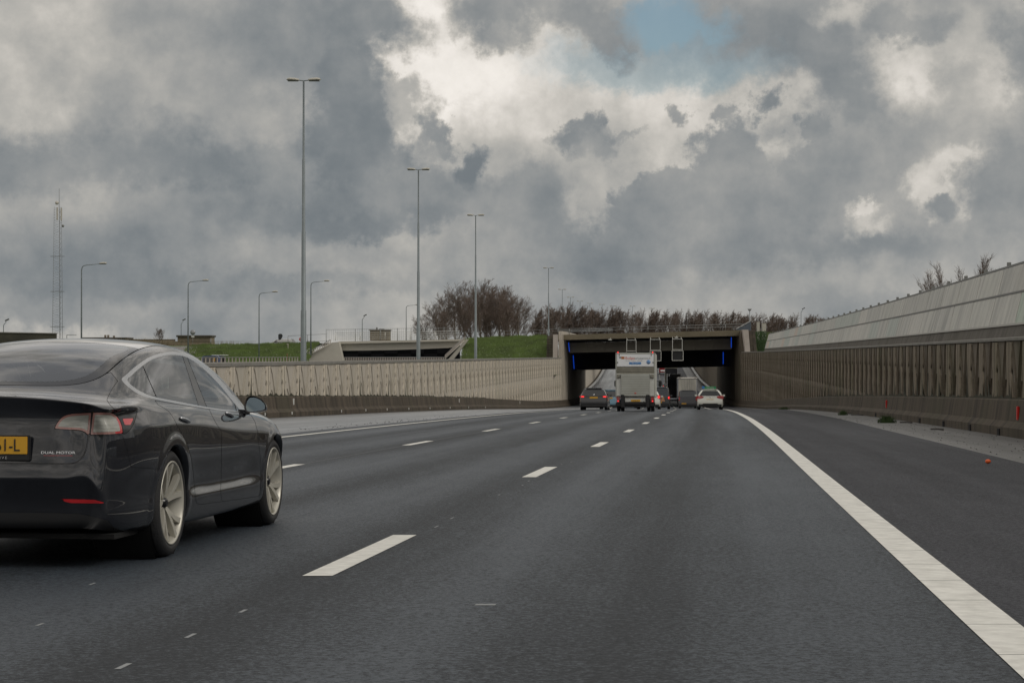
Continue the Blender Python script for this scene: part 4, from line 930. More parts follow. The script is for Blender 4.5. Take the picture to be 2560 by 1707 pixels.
# ------------------------------------------------------------------ bare trees
M_bark = mat('bark', (.15, .125, .10), .9); M_twig = mat('bare_twigs', (.20, .15, .12), .9, noise=.4, nscale=.4, col2=(.13, .10, .085))
def tree_meshes(seed, H, spread, lean, dens=1.0, tw=.026):
    r = random.Random(seed); tk = MB(); cr = MB()
    def grow(p, d, L_, rad, lvl):
        pts = [p]; rs = [rad]; q = p.copy(); dd_ = d.copy(); k = 4 if lvl < 3 else 2
        for i in range(k):
            dd_ = (dd_ + Vector((r.gauss(0, .10) + lean * (.10 if lvl > 0 else .01), r.gauss(0, .10), .10 if lvl else .02))).normalized(); q = q + dd_ * (L_ / k); pts.append(q.copy()); rs.append(rad * (1 - .6 * (i + 1) / k))
        (tk if lvl < 1 else cr).tube(pts, rs, 6 if lvl == 0 else (4 if lvl == 1 else 3), cap=False)
        if lvl >= 4: return
        nb = int({0: 15, 1: 9, 2: 6, 3: 5}[lvl] * dens)
        for j in range(nb):
            f = (.22 + .78 * (j + r.random()) / nb) if lvl == 0 else (.2 + .8 * (j + r.random()) / nb)
            i = min(int(f * k), k - 1); b = pts[i].lerp(pts[i + 1], f * k - i)
            a = r.uniform(0, 6.283); perp = Vector((math.cos(a), math.sin(a), 0)); ax = (pts[i + 1] - pts[i]).normalized(); perp = (perp - ax * perp.dot(ax)).normalized()
            ang = r.uniform(.35, .75) * spread; nd = (ax * math.cos(ang) + perp * math.sin(ang)).normalized()
            ll = {0: H * .42 * (1.15 - .7 * f), 1: L_ * .48, 2: L_ * .5, 3: L_ * .55}[lvl] * r.uniform(.7, 1.15)
            grow(b, nd, ll, max(tw * .55, rad * (.5 if lvl else .42) * (1 - .5 * f)), lvl + 1)
    grow(Vector((0, 0, -.5)), Vector((0, 0, 1)), H * .86, H * .017, 0)
    return tk.mesh('trunk', M_bark), cr.mesh('crown', M_twig)
TALL = [tree_meshes(11 + i, 13, 1.1, .35, 1.0, .026) for i in range(3)]
ROW = [tree_meshes(31 + i, 10.5, 1.25, .8, 1.0, .034) for i in range(4)]
def put_tree(ms, x, d_, z, s, rot, label, group):
    t = thing('bare_tree', label, 'tree', (x, d_, z), (0, 0, rot), group); t.scale = (s * rng.uniform(.95, 1.2), s * 1.05, s)
    link('trunk', ms[0], t); link('crown', ms[1], t); return t
G1 = 'tall bare trees between the pale bridge and the underpass'
for i, (x, y, dd_, lb) in enumerate(((1102, 757, 320, 'small thin bare tree, leftmost of the tall group behind the bar fence'), (1126, 732, 325, 'bare tree second from the left in the tall group'), (1142, 728, 340, 'bare tree third from the left in the tall group'), (1166, 712, 325, 'open vase-shaped bare tree just left of the third tall lamp'), (1188, 726, 350, 'bare tree hidden partly by the third tall lamp'),
        (1205, 716, 330, 'dense brown bare tree just right of the third tall lamp'), (1222, 706, 335, 'tallest bare tree of the group'), (1238, 712, 350, 'dense bare tree right of the tallest one'), (1254, 716, 335, 'bare tree in the middle of the dense right half'), (1270, 722, 345, 'dark bare tree third from the right end of the tall group'), (1284, 722, 330, 'bare tree second from the right end of the tall group'), (1300, 738, 340, 'outer right bare tree of the tall group with wide low branches'), (1062, 790, 330, 'little faint bare tree seen through the bar fence'))):
    z0 = 0.0; h = EYE + (HOR - y) / F * dd_ - z0; put_tree(TALL[i % 3], (x - 1280) / F * dd_, dd_, z0, h / 13.4, rng.uniform(-.5, .5), lb, G1)
G2 = 'row of bare wind-bent trees behind the underpass'
n_t = 46; 
for i in range(n_t):
    f = i / (n_t - 1); x = 1346 + f * 715 + rng.uniform(-4, 4); y = np.interp(x, [1346, 1360, 1420, 1600, 1800, 1960, 2060], [775, 766, 758, 772, 777, 786, 790]) + rng.uniform(-6, 5); dd_ = 400 + 60 * f + rng.uniform(-6, 6)
    h = EYE + (HOR - y) / F * dd_; 
    side_ = 'left' if i < 23 else 'right'; o_ = i if i < 23 else n_t - 1 - i
    lb = ('separate round-crowned bare tree at the left start of the long row' if i == 0 else 'low last bare tree at the right end of the long row, above the parapet screen' if i == n_t - 1 else
          'wind-bent bare tree, %s from the %s end of the long row behind the underpass' % (('second third fourth fifth sixth seventh eighth ninth tenth eleventh twelfth thirteenth fourteenth fifteenth sixteenth seventeenth eighteenth nineteenth twentieth twenty-first twenty-second twenty-third'.split())[o_ - 1], side_))
    put_tree(ROW[(i * 7 + 3 + i // 3) % 4], (x - 1280) / F * dd_, dd_, 0, h / 10.6, rng.uniform(-.4, .4), lb, G2).scale.x *= rng.uniform(.6, .9)
SLIM = tree_meshes(77, 13, .75, .2, .9, .02)
G3 = 'bare treetops behind the parapet screen'
for i, (x, y, lb) in enumerate(((2318, 708, 'low bare treetop at the left of the tops above the parapet screen'), (2346, 680, 'wide bare treetop above the parapet screen, left of the taller tops'), (2384, 660, 'pointed bare treetop in the middle above the parapet screen'), (2425, 672, 'faint small treetop between the two clumps above the parapet screen'), (2470, 640, 'tall bare treetop near the right edge above the parapet screen'), (2500, 636, 'rightmost bare treetop above the parapet screen'))):
    dd_ = 190; h = EYE + (HOR - y) / F * dd_ + 1.0; put_tree(SLIM, (x - 1280) / F * dd_, dd_ + i * 1.5, -1.0, h / 13.4, i * 1.3, lb, G3)
t = thing('bare_shrub', 'bare brown shrub between the two low buildings', 'shrub', Q(397, 866, 257)); t.scale = (.24, .24, .24); link('stems', ROW[1][0], t); link('twigs', ROW[1][1], t)
# ------------------------------------------------------------------ the near black saloon
# car frame: x right, y forward from the rear axle, z up from the road under the rear axle
Zr = 11.96; Xr = (400 * 1.0884 - 1280) / F * Zr; Zf = 14.77; Xf = (633 * 1.0884 - 1280) / F * Zf
hd = Vector((Xf - Xr, Zf - Zr, 0)).normalized(); WB = math.hypot(Xf - Xr, Zf - Zr)
fw = Vector((hd.x, hd.y, -85 / F)).normalized(); rt = fw.cross(Vector((0, 0, 1))).normalized(); upv = rt.cross(fw)
CO = Vector((Xr, Zr, -85 / F * Zr)) - rt * .925
CM = Matrix(((rt.x, fw.x, upv.x, CO.x), (rt.y, fw.y, upv.y, CO.y), (rt.z, fw.z, upv.z, CO.z), (0, 0, 0, 1)))
CI = CM.inverted(); EYEC = CI @ Vector((0, 0, EYE))          # the photographer's eye in the car's frame
def cast(px, py):       # outline point measured in the 2.529x enlargement of the photo -> ray in the car's frame
    p = CI @ Vector(((px / 2.529 - 1280) / F, 1, EYE - (800 + py / 2.529 - HOR) / F)); return EYEC, (p - EYEC).normalized()
CMn = np.array(CM)
def proj(V):            # car-frame points -> the same outline coordinates
    w = V @ CMn[:3, :3].T + CMn[:3, 3]
    return np.stack([((w[:, 0] / w[:, 1]) * F + 1280) * 2.529, (HOR - (w[:, 2] - EYE) / w[:, 1] * F - 800) * 2.529], 1)

# surface cage: stations along the car; columns from belt line up and over to the centre line
ST = [-.90, -.78, -.60, -.35, -.05, .25, .55, .9, 1.3, 1.7, 2.1, 2.45, 2.8, 3.1, 3.4, 3.62]
TOP = [
 [(.79, .93), (.70, .955), (.58, .975), (.44, .99), (.30, 1.0), (.15, 1.007), (0, 1.01)],
 [(.83, .945), (.74, .968), (.62, .985), (.46, .998), (.31, 1.008), (.155, 1.014), (0, 1.017)],
 [(.845, .955), (.765, .982), (.66, 1.008), (.49, 1.025), (.33, 1.035), (.165, 1.042), (0, 1.045)],
 [(.835, .965), (.765, 1.02), (.685, 1.085), (.56, 1.118), (.38, 1.132), (.19, 1.14), (0, 1.143)],
 [(.83, .965), (.765, 1.06), (.695, 1.15), (.59, 1.213), (.42, 1.24), (.21, 1.252), (0, 1.255)],
 [(.825, .96), (.765, 1.075), (.692, 1.19), (.60, 1.272), (.43, 1.31), (.22, 1.327), (0, 1.332)],
 [(.825, .955), (.765, 1.08), (.692, 1.21), (.605, 1.308), (.44, 1.35), (.22, 1.37), (0, 1.375)],
 [(.825, .945), (.765, 1.08), (.692, 1.22), (.607, 1.325), (.44, 1.372), (.22, 1.39), (0, 1.396)],
 [(.825, .93), (.767, 1.06), (.697, 1.20), (.615, 1.312), (.445, 1.362), (.22, 1.382), (0, 1.387)],
 [(.825, .915), (.772, 1.03), (.708, 1.15), (.635, 1.252), (.465, 1.32), (.23, 1.35), (0, 1.358)],
 [(.822, .90), (.778, .975), (.738, 1.05), (.69, 1.115), (.50, 1.205), (.25, 1.25), (0, 1.262)],
 [(.815, .883), (.785, .905), (.757, .93), (.715, .962), (.53, 1.035), (.26, 1.09), (0, 1.105)],
 [(.81, .855), (.775, .872), (.73, .882), (.65, .895), (.49, .915), (.24, .938), (0, .945)],
 [(.80, .805), (.76, .825), (.70, .842), (.60, .855), (.44, .872), (.22, .882), (0, .887)],
 [(.745, .72), (.70, .745), (.63, .765), (.54, .78), (.40, .795), (.20, .805), (0, .81)],
 [(.64, .60), (.60, .63), (.53, .65), (.45, .665), (.33, .68), (.17, .69), (0, .695)],
]
CREASE = [.79, .80, .815, .825, .83, .825, .815, .80, .775, .755, .74, .725, .71, .68, .62, .53]
BULGE = [0, .0, .01, .012, .012, .008, .0, 0, 0, 0, 0, .004, .012, .012, .0, 0]
WID = [.78, .845, .885, .91, .918, .92, .92, .92, .92, .92, .92, .922, .918, .895, .83, .71]
SIDE = []
for i, y in enumerate(ST):
    w = WID[i]; c = CREASE[i]; b = BULGE[i]; bx, bz = TOP[i][0]
    door = 1.0 if .45 < y < 2.3 else 0.0
    zb = [.235, .215, .20, .19, .18, .18, .175, .17, .17, .17, .17, .175, .18, .19, .21, .24][i]
    SIDE.append([(w - .085, zb), (w - .03, zb + .045), (w - .012 + .004 * door, .345), (w - .010 - .018 * door, .43), (w + b, .60), (w - .006 + b, c), (w - .04 + b * .5, (c + bz) / 2 + .025)])
RZ = [.235, .275, .385, .535, .64, .775, .885]; RY = [-.90, -.93, -.945, -.985, -.945, -.922, -.905]
CX = [1.0, .885, .735, .56, .38, .19, 0]
FZ = [.20, .24, .33, .42, .50, .56, .62]; FY = [3.70, 3.74, 3.77, 3.775, 3.76, 3.74, 3.71]

cv = []; cf = []; keyed = {}; cre = []
def cvert(p):
    k = (round(p[0], 5), round(p[1], 5), round(p[2], 5))
    if k not in keyed: keyed[k] = len(cv); cv.append(p)
    return keyed[k]
for sg in (1, -1):
    side = [[cvert((sg * SIDE[i][j][0], ST[i], SIDE[i][j][1])) for j in range(7)] + [cvert((sg * TOP[i][0][0], ST[i], TOP[i][0][1]))] for i in range(16)]
    topg = [[cvert((sg * TOP[i][k][0], ST[i] - (.03 * (1 - (TOP[i][k][0] / .79) ** 2) if i == 0 else 0), TOP[i][k][1])) if k else side[i][7] for k in range(7)] for i in range(16)]
    rear = [[None] * 8 for _ in range(7)]; front = [[None] * 8 for _ in range(7)]
    for k in range(7):
        for j in range(8):
            if k == 0: rear[k][j] = side[0][j]; front[k][j] = side[15][j]
            elif j == 7: rear[k][j] = topg[0][k]; front[k][j] = topg[15][k]
            else:
                xr = CX[k] * (SIDE[0][j][0] - .0); rear[k][j] = cvert((sg * xr, RY[j] + .075 * (CX[k]) ** 3, RZ[j]))
                xf = CX[k] * SIDE[15][j][0]; front[k][j] = cvert((sg * xf, FY[j] - .11 * CX[k] ** 3, FZ[j]))
    def quad(a, b, c, d): cf.append((a, b, c, d) if sg > 0 else (d, c, b, a))
    for i in range(15):
        for j in range(7): quad(side[i][j], side[i + 1][j], side[i + 1][j + 1], side[i][j + 1])
        for k in range(6): quad(topg[i][k], topg[i + 1][k], topg[i + 1][k + 1], topg[i][k + 1])
    for k in range(6):
        for j in range(7):
            quad(rear[k + 1][j], rear[k][j], rear[k][j + 1], rear[k + 1][j + 1]); quad(front[k][j], front[k + 1][j], front[k + 1][j + 1], front[k][j + 1])
    for i in range(2, 12): cre.append((side[i][5], side[i + 1][5], .55))
    for i in range(15): cre.append((side[i][0], side[i + 1][0], .5))
    for k in range(6): cre.append((rear[k][7], rear[k + 1][7], .72 if k < 5 or 1 else 0)); cre.append((rear[k][3], rear[k + 1][3], .75)); cre.append((rear[k][0], rear[k + 1][0], .6))
    cre.append((rear[0][7], side[1][7], .5))
    for i in range(6, 10): cre.append((side[i][2], side[i + 1][2], .35)); cre.append((side[i][3], side[i + 1][3], .1))
target = np.array(cv)
cme = bpy.data.meshes.new('cage'); cme.from_pydata(cv, [], cf); cob = link('cage', cme)
ca = cme.attributes.new('crease_edge', 'FLOAT', 'EDGE'); ek = {tuple(sorted(e.vertices)): e.index for e in cme.edges}
for a, b, c_ in cre:
    e = ek.get(tuple(sorted((a, b))))
    if e is not None: ca.data[e].value = c_
ss = cob.modifiers.new('s', 'SUBSURF'); ss.levels = 2; ss.use_limit_surface = True
cage = target.copy()
for it in range(6):
    cme.vertices.foreach_set('co', cage.ravel()); cme.update()
    ev = cob.evaluated_get(bpy.context.evaluated_depsgraph_get()); em = ev.to_mesh(); a = np.empty(len(em.vertices) * 3); em.vertices.foreach_get('co', a); a = a.reshape(-1, 3)[:len(cage)]; ev.to_mesh_clear()
    cage += (target - a) * .8
cme.vertices.foreach_set('co', cage.ravel()); cme.update(); ss.levels = 4
ev = cob.evaluated_get(bpy.context.evaluated_depsgraph_get()); em = ev.to_mesh()
V = np.empty(len(em.vertices) * 3); em.vertices.foreach_get('co', V); V = V.reshape(-1, 3)
Nn = np.empty(len(em.vertices) * 3); em.vertices.foreach_get('normal', Nn) if hasattr(em.vertices[0], 'normal') else None; Nn = Nn.reshape(-1, 3)
T = np.array([(p.vertices[0], p.vertices[1], p.vertices[2]) for p in em.polygons] + [(p.vertices[0], p.vertices[2], p.vertices[3]) for p in em.polygons])
ev.to_mesh_clear(); bpy.data.objects.remove(cob)
half = V[T].mean(1)[:, 0] > 0; T = T[half]
use = np.unique(T); rm = -np.ones(len(V), int); rm[use] = np.arange(len(use)); V = V[use]; Nn = Nn[use]; T = rm[T]
class Patch:
    def __init__(s, V, Nn, T): s.V, s.N, s.T = V, Nn, T
def clip(p, sd):        # keep the part where sd < 0, new vertices on the zero line
    V, Nn, T = p.V, p.N, p.T; s = sd(p) if callable(sd) else sd
    ins = s[T] < 0; cnt = ins.sum(1); keep = [T[cnt == 3]]; nv = [V]; nn = [Nn]; new = {}; add = []; addn = []; base = len(V); outT = []
    for tri, k in zip(T[(cnt == 1) | (cnt == 2)], cnt[(cnt == 1) | (cnt == 2)]):
        i = [int(x) for x in tri]; fl = [s[x] < 0 for x in i]
        def cut(a, b):
            key = (a, b) if a < b else (b, a)
            if key not in new:
                a_, b_ = key; t = s[a_] / (s[a_] - s[b_]); new[key] = base + len(add); add.append(V[a_] + (V[b_] - V[a_]) * t); addn.append(Nn[a_] + (Nn[b_] - Nn[a_]) * t)
            return new[key]
        if k == 1:
            q = fl.index(True); a, b, c = i[q], i[(q + 1) % 3], i[(q + 2) % 3]; outT.append((a, cut(a, b), cut(a, c)))
        else:
            q = fl.index(False); a, b, c = i[q], i[(q + 1) % 3], i[(q + 2) % 3]; ab, ac = cut(a, b), cut(a, c); outT += [(ab, b, c), (ab, c, ac)]
    V2 = np.vstack([V] + ([np.array(add)] if add else [])); N2 = np.vstack([Nn] + ([np.array(addn)] if add else [])); T2 = np.vstack(keep + ([np.array(outT)] if outT else []))
    use = np.unique(T2) if len(T2) else np.array([], int); r_ = -np.ones(len(V2), int); r_[use] = np.arange(len(use))
    return Patch(V2[use], N2[use], r_[T2] if len(T2) else T2)
def smooth_poly(pts, closed=True, n=6):
    P_ = np.array(pts, float); m = len(P_); o = []
    for i in range(m if closed else m - 1):
        a, b, c, d = P_[(i - 1) % m if closed else max(i - 1, 0)], P_[i], P_[(i + 1) % m], P_[(i + 2) % m if closed else min(i + 2, m - 1)]
        for q in range(n): t = q / n; o.append(.5 * (2 * b + (c - a) * t + (2 * a - 5 * b + 4 * c - d) * t * t + (3 * b - a - 3 * c + d) * t ** 3))
    if not closed: o.append(P_[-1])
    return np.array(o)
def sd_poly(X, poly):     # signed distance, negative inside
    A = poly; B = np.roll(poly, -1, 0); d = np.full(len(X), 1e9); ins = np.zeros(len(X), bool)
    for a, b in zip(A, B):
        ab = b - a; ap = X - a; t = np.clip((ap @ ab) / max(ab @ ab, 1e-12), 0, 1); d = np.minimum(d, np.hypot(*(ap - t[:, None] * ab).T))
        c_ = ((a[1] > X[:, 1]) != (b[1] > X[:, 1])); xx = a[0] + (X[:, 1] - a[1]) * (b[0] - a[0]) / (b[1] - a[1] + 1e-12); ins ^= c_ & (X[:, 0] < xx)
    return np.where(ins, -d, d)
def facing(p):            # 1 where the surface looks towards the eye
    v = np.array(EYEC) - p.V; v /= np.linalg.norm(v, axis=1)[:, None]; return (p.N * v).sum(1)
def region(poly, grow=0.0, thr=.02, extra=None):
    poly = np.array(poly, float)
    def f(p):
        s = sd_poly(proj(p.V), poly) - grow
        fc = facing(p); s = np.maximum(s, (thr - fc) * 400)
        if extra is not None: s = np.maximum(s, extra(p) * 400)
        return s
    return f
M_paint = mat('dark_metallic_paint', (.0075, .0085, .0125), .5, 0, .2, coat=1.0)
M_paint.node_tree.nodes['Principled BSDF'].inputs['Coat Roughness'].default_value = .012; M_paint.node_tree.nodes['Principled BSDF'].inputs['Coat IOR'].default_value = 1.6
M_trimb = mat('gloss_black_trim', (.008, .008, .009), .12); M_roofg = mat('roof_glass_black', (.006, .006, .008), .03, spec=1.0, coat=1); M_seal = mat('black_seal', (.006, .006, .006), .6)
M_chrome = mat('satin_chrome', (.50, .51, .53), .25, .9); M_glass = glass_mat('tinted_side_glass', (.66, .72, .71), ior=2.3); M_rglass = glass_mat('dark_roof_glass', (.34, .37, .39), ior=2.1)
M_tyre = mat('tyre_rubber', (.018, .018, .019), .75, bump=.3, bscale=80); M_rim = mat('rim_metal', (.50, .48, .42), .38, .35); M_rimd = mat('rim_dark', (.05, .047, .043), .4, .6)
M_inner = mat('inner_black', (.004, .004, .004), .95); M_plast = mat('black_plastic', (.014, .014, .015), .5)
M_red = mat('tail_red_lens', (.42, .012, .012), .12, coat=1); M_pink = mat('tail_pale_red_lens', (.27, .13, .11), .2, coat=1); M_clear = mat('tail_clear_lens', (.36, .36, .32), .2, coat=1, noise=.5, nscale=6, stretch=(1, 1, 9)); M_dkred = mat('side_marker_red', (.50, .015, .02), .25, coat=1)
M_grey_lens = mat('lamp_backing', (.045, .045, .045), .25, coat=1)
saloon = thing('car', 'black four-door saloon with chrome window line, cut off by the left edge', 'car'); saloon.matrix_world = CM
def pieces(p, frac=.02):       # connected pieces, biggest first; crumbs dropped
    par = np.arange(len(p.V))
    def fd_(a):
        while par[a] != a: par[a] = par[par[a]]; a = par[a]
        return a
    for a, b, c in p.T.tolist():
        x, y, z = fd_(a), fd_(b), fd_(c); par[y] = x; par[z] = x
    r_ = np.array([fd_(a) for a in p.T[:, 0].tolist()]); ids, cnt = np.unique(r_, return_counts=True); o = []
    for i in ids[np.argsort(-cnt)]:
        if (r_ == i).sum() < frac * len(r_): continue
        t_ = p.T[r_ == i]; u_ = np.unique(t_); rm_ = -np.ones(len(p.V), int); rm_[u_] = np.arange(len(u_)); o.append(Patch(p.V[u_], p.N[u_], rm_[t_]))
    return o
CENTRE = ('boot_lid', 'rear_bumper', 'lower_valance', 'rear_window', 'rear_window_border', 'roof_glass', 'windscreen', 'bonnet', 'inner_shell')
def emit(p, name, m, parent, off=0.0, cent=None, sides=(1, -1)):
    cent = name in CENTRE if cent is None else cent
    if cent: return emit1(pieces(p)[0] if name != 'inner_shell' else p, name, m, parent, True, off=off)
    ps = pieces(p, .02 if name != 'body' else .004)
    if name != 'body': ps = ps[:1]
    res = None
    for q in ps:
        if name == 'body' and (np.abs(q.V[:, 0]) < 1e-4).any(): emit1(q, 'body_panel', m, parent, True); continue
        for sg in sides:
            q2 = Patch(q.V * [sg, 1, 1], q.N * [sg, 1, 1], q.T if sg > 0 else q.T[:, ::-1]); pa = parent
            if sg < 0 and parent.name in TW: pa = TW[parent.name]
            o = emit1(q2, name if name != 'body' else 'body_panel', m, pa, False, off=off)
            if sg > 0: res = o
            else:
                TW[res.name] = o
    return res
TW = {}
def emit1(p, name, m, parent, mirror=True, thick=0, off=0.0, both=False):
    V, T, Nn = p.V.copy(), p.T, p.N / np.maximum(np.linalg.norm(p.N, axis=1), 1e-9)[:, None]
    V = V + Nn * off
    if mirror:
        n = len(V); W_ = V * np.array([-1, 1, 1]); V = np.vstack([V, W_]); T = np.vstack([T, T[:, ::-1] + n]); Nn = np.vstack([Nn, Nn * np.array([-1, 1, 1])])
    me = bpy.data.meshes.new(name); me.from_pydata(V.tolist(), [], T.tolist()); me.materials.append(m); me.polygons.foreach_set('use_smooth', [True] * len(T))
    bm = bmesh.new(); bm.from_mesh(me); bmesh.ops.remove_doubles(bm, verts=[v for v in bm.verts if abs(v.co.x) < 1e-4], dist=1e-5); bm.to_mesh(me); bm.free()
    if len(me.vertices) == len(V): me.normals_split_custom_set_from_vertices(Nn.tolist())
    return link(name, me, parent)
def part(rest, poly, grow=0.0, gap=1.0, thr=.02, extra=None):      # split off a region with a shut line of 2*gap
    f = region(poly, grow, thr, extra); s = f(rest)
    return clip(rest, s + gap), clip(rest, -s + gap)
# soft flare round the wheel openings
for cy in (0.0, WB):
    rr_ = np.hypot(V[:, 1] - cy - .012, V[:, 2] - .335); t_ = np.clip((.455 - rr_) / .06, 0, 1); t_ = t_ * t_ * (3 - 2 * t_); t_ = t_ * (V[:, 0] > .6) * np.clip((V[:, 2] - .16) / .15, 0, 1); V[:, 0] += .008 * t_
body = Patch(V, Nn, T)
# wheel arches
RA = .372; 
for cy in (0.0, WB):
    def arch(p, cy=cy):
        r_ = RA - np.hypot(p.V[:, 1] - cy - .012, (p.V[:, 2] - .335) * np.where(p.V[:, 2] > .335, 1.0, .86)); return np.where(p.V[:, 0] > .55, r_, -1)
    body = clip(body, arch)
bvh_full = BVHTree.FromPolygons(V.tolist(), T.tolist())
# glass and chrome
DLO = smooth_poly([(770, 378), (800, 343), (860, 290), (950, 231), (1050, 202), (1120, 200), (1200, 217), (1290, 275), (1400, 382), (1490, 497), (1545, 573), (1500, 577), (1400, 571), (1310, 559), (1150, 533), (975, 499), (900, 478), (830, 438)], n=5)
INN = smooth_poly([(806, 380), (835, 348), (885, 303), (960, 250), (1050, 224), (1120, 222), (1190, 240), (1275, 298), (1382, 403), (1465, 505), (1517, 572), (1480, 570), (1400, 562), (1310, 549), (1150, 518), (985, 486), (915, 462), (850, 425)], n=5)
dlo, body = part(body, DLO, 0, .3); inner, chrome = part(dlo, INN, 0, .2); emit(chrome, 'window_chrome', M_chrome, saloon)
q1, r1 = part(inner, [(700, 290), (903, 290), (993, 495), (993, 520), (700, 520)], 0, 2.2); emit(q1, 'quarter_window', M_glass, saloon)
bp_, r2 = part(r1, [(1138, 180), (1162, 180), (1312, 560), (1262, 560)], 0, 1.2); emit(bp_, 'door_pillar', M_trimb, saloon)
rw, fwn = part(r2, [(880, 180), (1150, 180), (1290, 600), (880, 600)], 0, .5); emit(rw, 'rear_door_window', M_glass, saloon)
fq, fwn = part(fwn, [(1470, 470), (1700, 470), (1700, 620), (1506, 620)], 0, 2.2); emit(fwn, 'front_door_window', M_glass, saloon); emit(fq, 'front_corner_trim', M_trimb, saloon)
# rear screen and glass roof: outline in plan, from rear screen foot to windscreen
def plan(pts): 
    pts = np.array(pts); return np.vstack([pts, (pts * [-1, 1])[::-1]])
def plan_region(poly, grow=0):
    def f(p): s = sd_poly(p.V[:, :2], poly) - grow; return np.maximum(s, (.90 - p.V[:, 2]))
    return f
GP = plan(smooth_poly([(.0, -.52), (.2, -.515), (.38, -.49), (.50, -.42), (.565, -.28), (.575, 0.0), (.565, .4), (.56, .9), (.565, 1.3), (.56, 1.62), (0.0, 1.70)], False, 5))
def split_plan(p, poly, gap, grow=0): f = plan_region(poly, grow); s = f(p); return clip(p, s + gap), clip(p, -s + gap)
rglass, body = split_plan(body, GP, .004)
RS = np.array([(-1, -1), (1, -1), (1, .42), (-1, .42)], float)
rear_s, roof_s = split_plan(rglass, RS, .004)
FR = plan(smooth_poly([(0, -.46), (.2, -.455), (.34, -.43), (.44, -.37), (.49, -.25), (.50, 0), (.49, .40), (0, .41)], False, 5))
clearg, frit = split_plan(rear_s, FR, 0.0005); emit(clearg, 'rear_window', M_rglass, saloon); emit(frit, 'rear_window_border', mat('dark_glass_border', (.008, .008, .010), .08), saloon); emit(roof_s, 'roof_glass', M_roofg, saloon)
WS = plan(smooth_poly([(0, 1.74), (.56, 1.66), (.64, 2.0), (.685, 2.38), (.60, 2.52), (.3, 2.66), (0, 2.70)], False, 5)); wsg, body = split_plan(body, WS, .004); emit(wsg, 'windscreen', M_rglass, saloon)
HD = plan(smooth_poly([(0, 2.78), (.4, 2.72), (.64, 2.60), (.70, 2.9), (.68, 3.3), (.55, 3.55), (0, 3.66)], False, 4)); hdp, body = split_plan(body, HD, .003); emit(hdp, 'bonnet', M_paint, saloon)
# tail lamps
TLo = smooth_poly([(345, 685), (362, 650), (395, 612), (440, 594), (500, 588), (579, 584)], False, 5).tolist() + smooth_poly([(567, 722), (556, 722), (535, 706), (500, 695), (430, 692), (345, 686)], False, 4).tolist()
TRo = [(588, 584)] + smooth_poly([(600, 583), (680, 583), (715, 590), (750, 620), (770, 665), (779, 716)], False, 5).tolist() + [(700, 722), (572, 725)]
PNo = smooth_poly([(705, 580), (780, 575), (862, 572), (862, 600), (850, 645), (825, 690), (795, 716), (779, 719)], False, 5).tolist() + [(771, 665), (750, 618)]
def shrink(poly, k): return poly
for poly, nm in ((TLo, 'inner'), (TRo, 'outer')):
    lens, body = part(body, poly, 0, 1.6, thr=-.05)
    core, ring = part(lens, poly, -15 if nm == 'inner' else -16, 0, thr=-.05)
    
    if nm == 'outer': redp, ring = part(ring, [(742, 604), (900, 560), (900, 760), (735, 760), (728, 700)], 0, .2, thr=-.05)
    o = emit(ring, 'tail_light', M_pink, saloon)
    if nm == 'outer': emit(redp, 'red_lens', M_red, o)
    emit(core, 'clear_lens', M_clear, o, off=.001)
    if nm == 'outer':
        tl_ring = ring
pan_, body = part(body, PNo, 0, 1.4, thr=-.05); mk, pan2 = part(pan_, [(775, 622), (846, 620), (826, 662), (790, 662)], 0, .3, thr=-.05)
o = emit(pan2, 'tail_light_surround', M_trimb, saloon); emit(mk, 'side_marker', M_dkred, o)
# boot lid, bumper, doors
BL = [(-900, 900), (430, 905)] + smooth_poly([(430, 905), (480, 897), (520, 865), (543, 815), (556, 735)], False, 5).tolist() + [(556, 726), (520, 700), (420, 690), (345, 687), (345, 684), (420, 598), (580, 578), (745, 577), (720, 560), (700, 540), (676, 505), (690, 470), (715, 425), (745, 385), (700, 330), (560, 372), (400, 384), (-900, 384)]
bl, body = part(body, BL, 0, 1.3, thr=-.3, extra=lambda p: np.where((p.V[:, 1] < -.05), -1.0, 1.0)); emit(bl, 'boot_lid', M_paint, saloon)
BU = [(-900, 911), (432, 911), (484, 903), (526, 869), (550, 815), (563, 729), (640, 731), (775, 727), (800, 800), (830, 928), (1032, 942), (1100, 1500), (-900, 1500)]
bu, body = part(body, BU, 0, 1.0, thr=-2, extra=lambda p: np.where((p.V[:, 1] < .3), -1.0, 1.0))
rf = [(386, 1128), (600, 1134), (668, 1154), (640, 1158), (450, 1155), (410, 1146)]
rfp, bu = part(bu, rf, 0, .5); emit(rfp, 'rear_reflector', M_dkred, saloon)
lowp, bu = part(bu, [(-900, 1212), (250, 1215), (500, 1222), (680, 1262), (720, 1310), (760, 1500), (-900, 1500)], 0, .6, thr=-2, extra=lambda p: np.where(p.V[:, 1] < .3, -1.0, 1.0)); emit(lowp, 'lower_valance', M_plast, saloon); emit(bu, 'rear_bumper', M_paint, saloon)
RD = [(980, 508)] + smooth_poly([(1000, 535), (1070, 580), (1130, 680), (1185, 790), (1215, 900), (1228, 1020), (1238, 1130), (1250, 1158), (1275, 1163)], False, 4).tolist() + [(1406, 1145), (1395, 1085), (1399, 1000), (1401, 800), (1401, 702), (1365, 650), (1322, 563)]
FD = [(1322, 563), (1365, 650), (1401, 702), (1401, 800), (1399, 1000), (1395, 1085), (1406, 1145), (1640, 1112), (1648, 1050), (1650, 900), (1636, 780), (1628, 700), (1612, 640), (1590, 604), (1560, 590), (1500, 580)]
rd, body = part(body, RD, 0, 1.0); fd, body = part(body, FD, 0, 1.0); emit(rd, 'rear_door', M_paint, saloon); emit(fd, 'front_door', M_paint, saloon)
FC = [(1628, 712), (1674, 716), (1678, 724), (1668, 757), (1650, 744)]
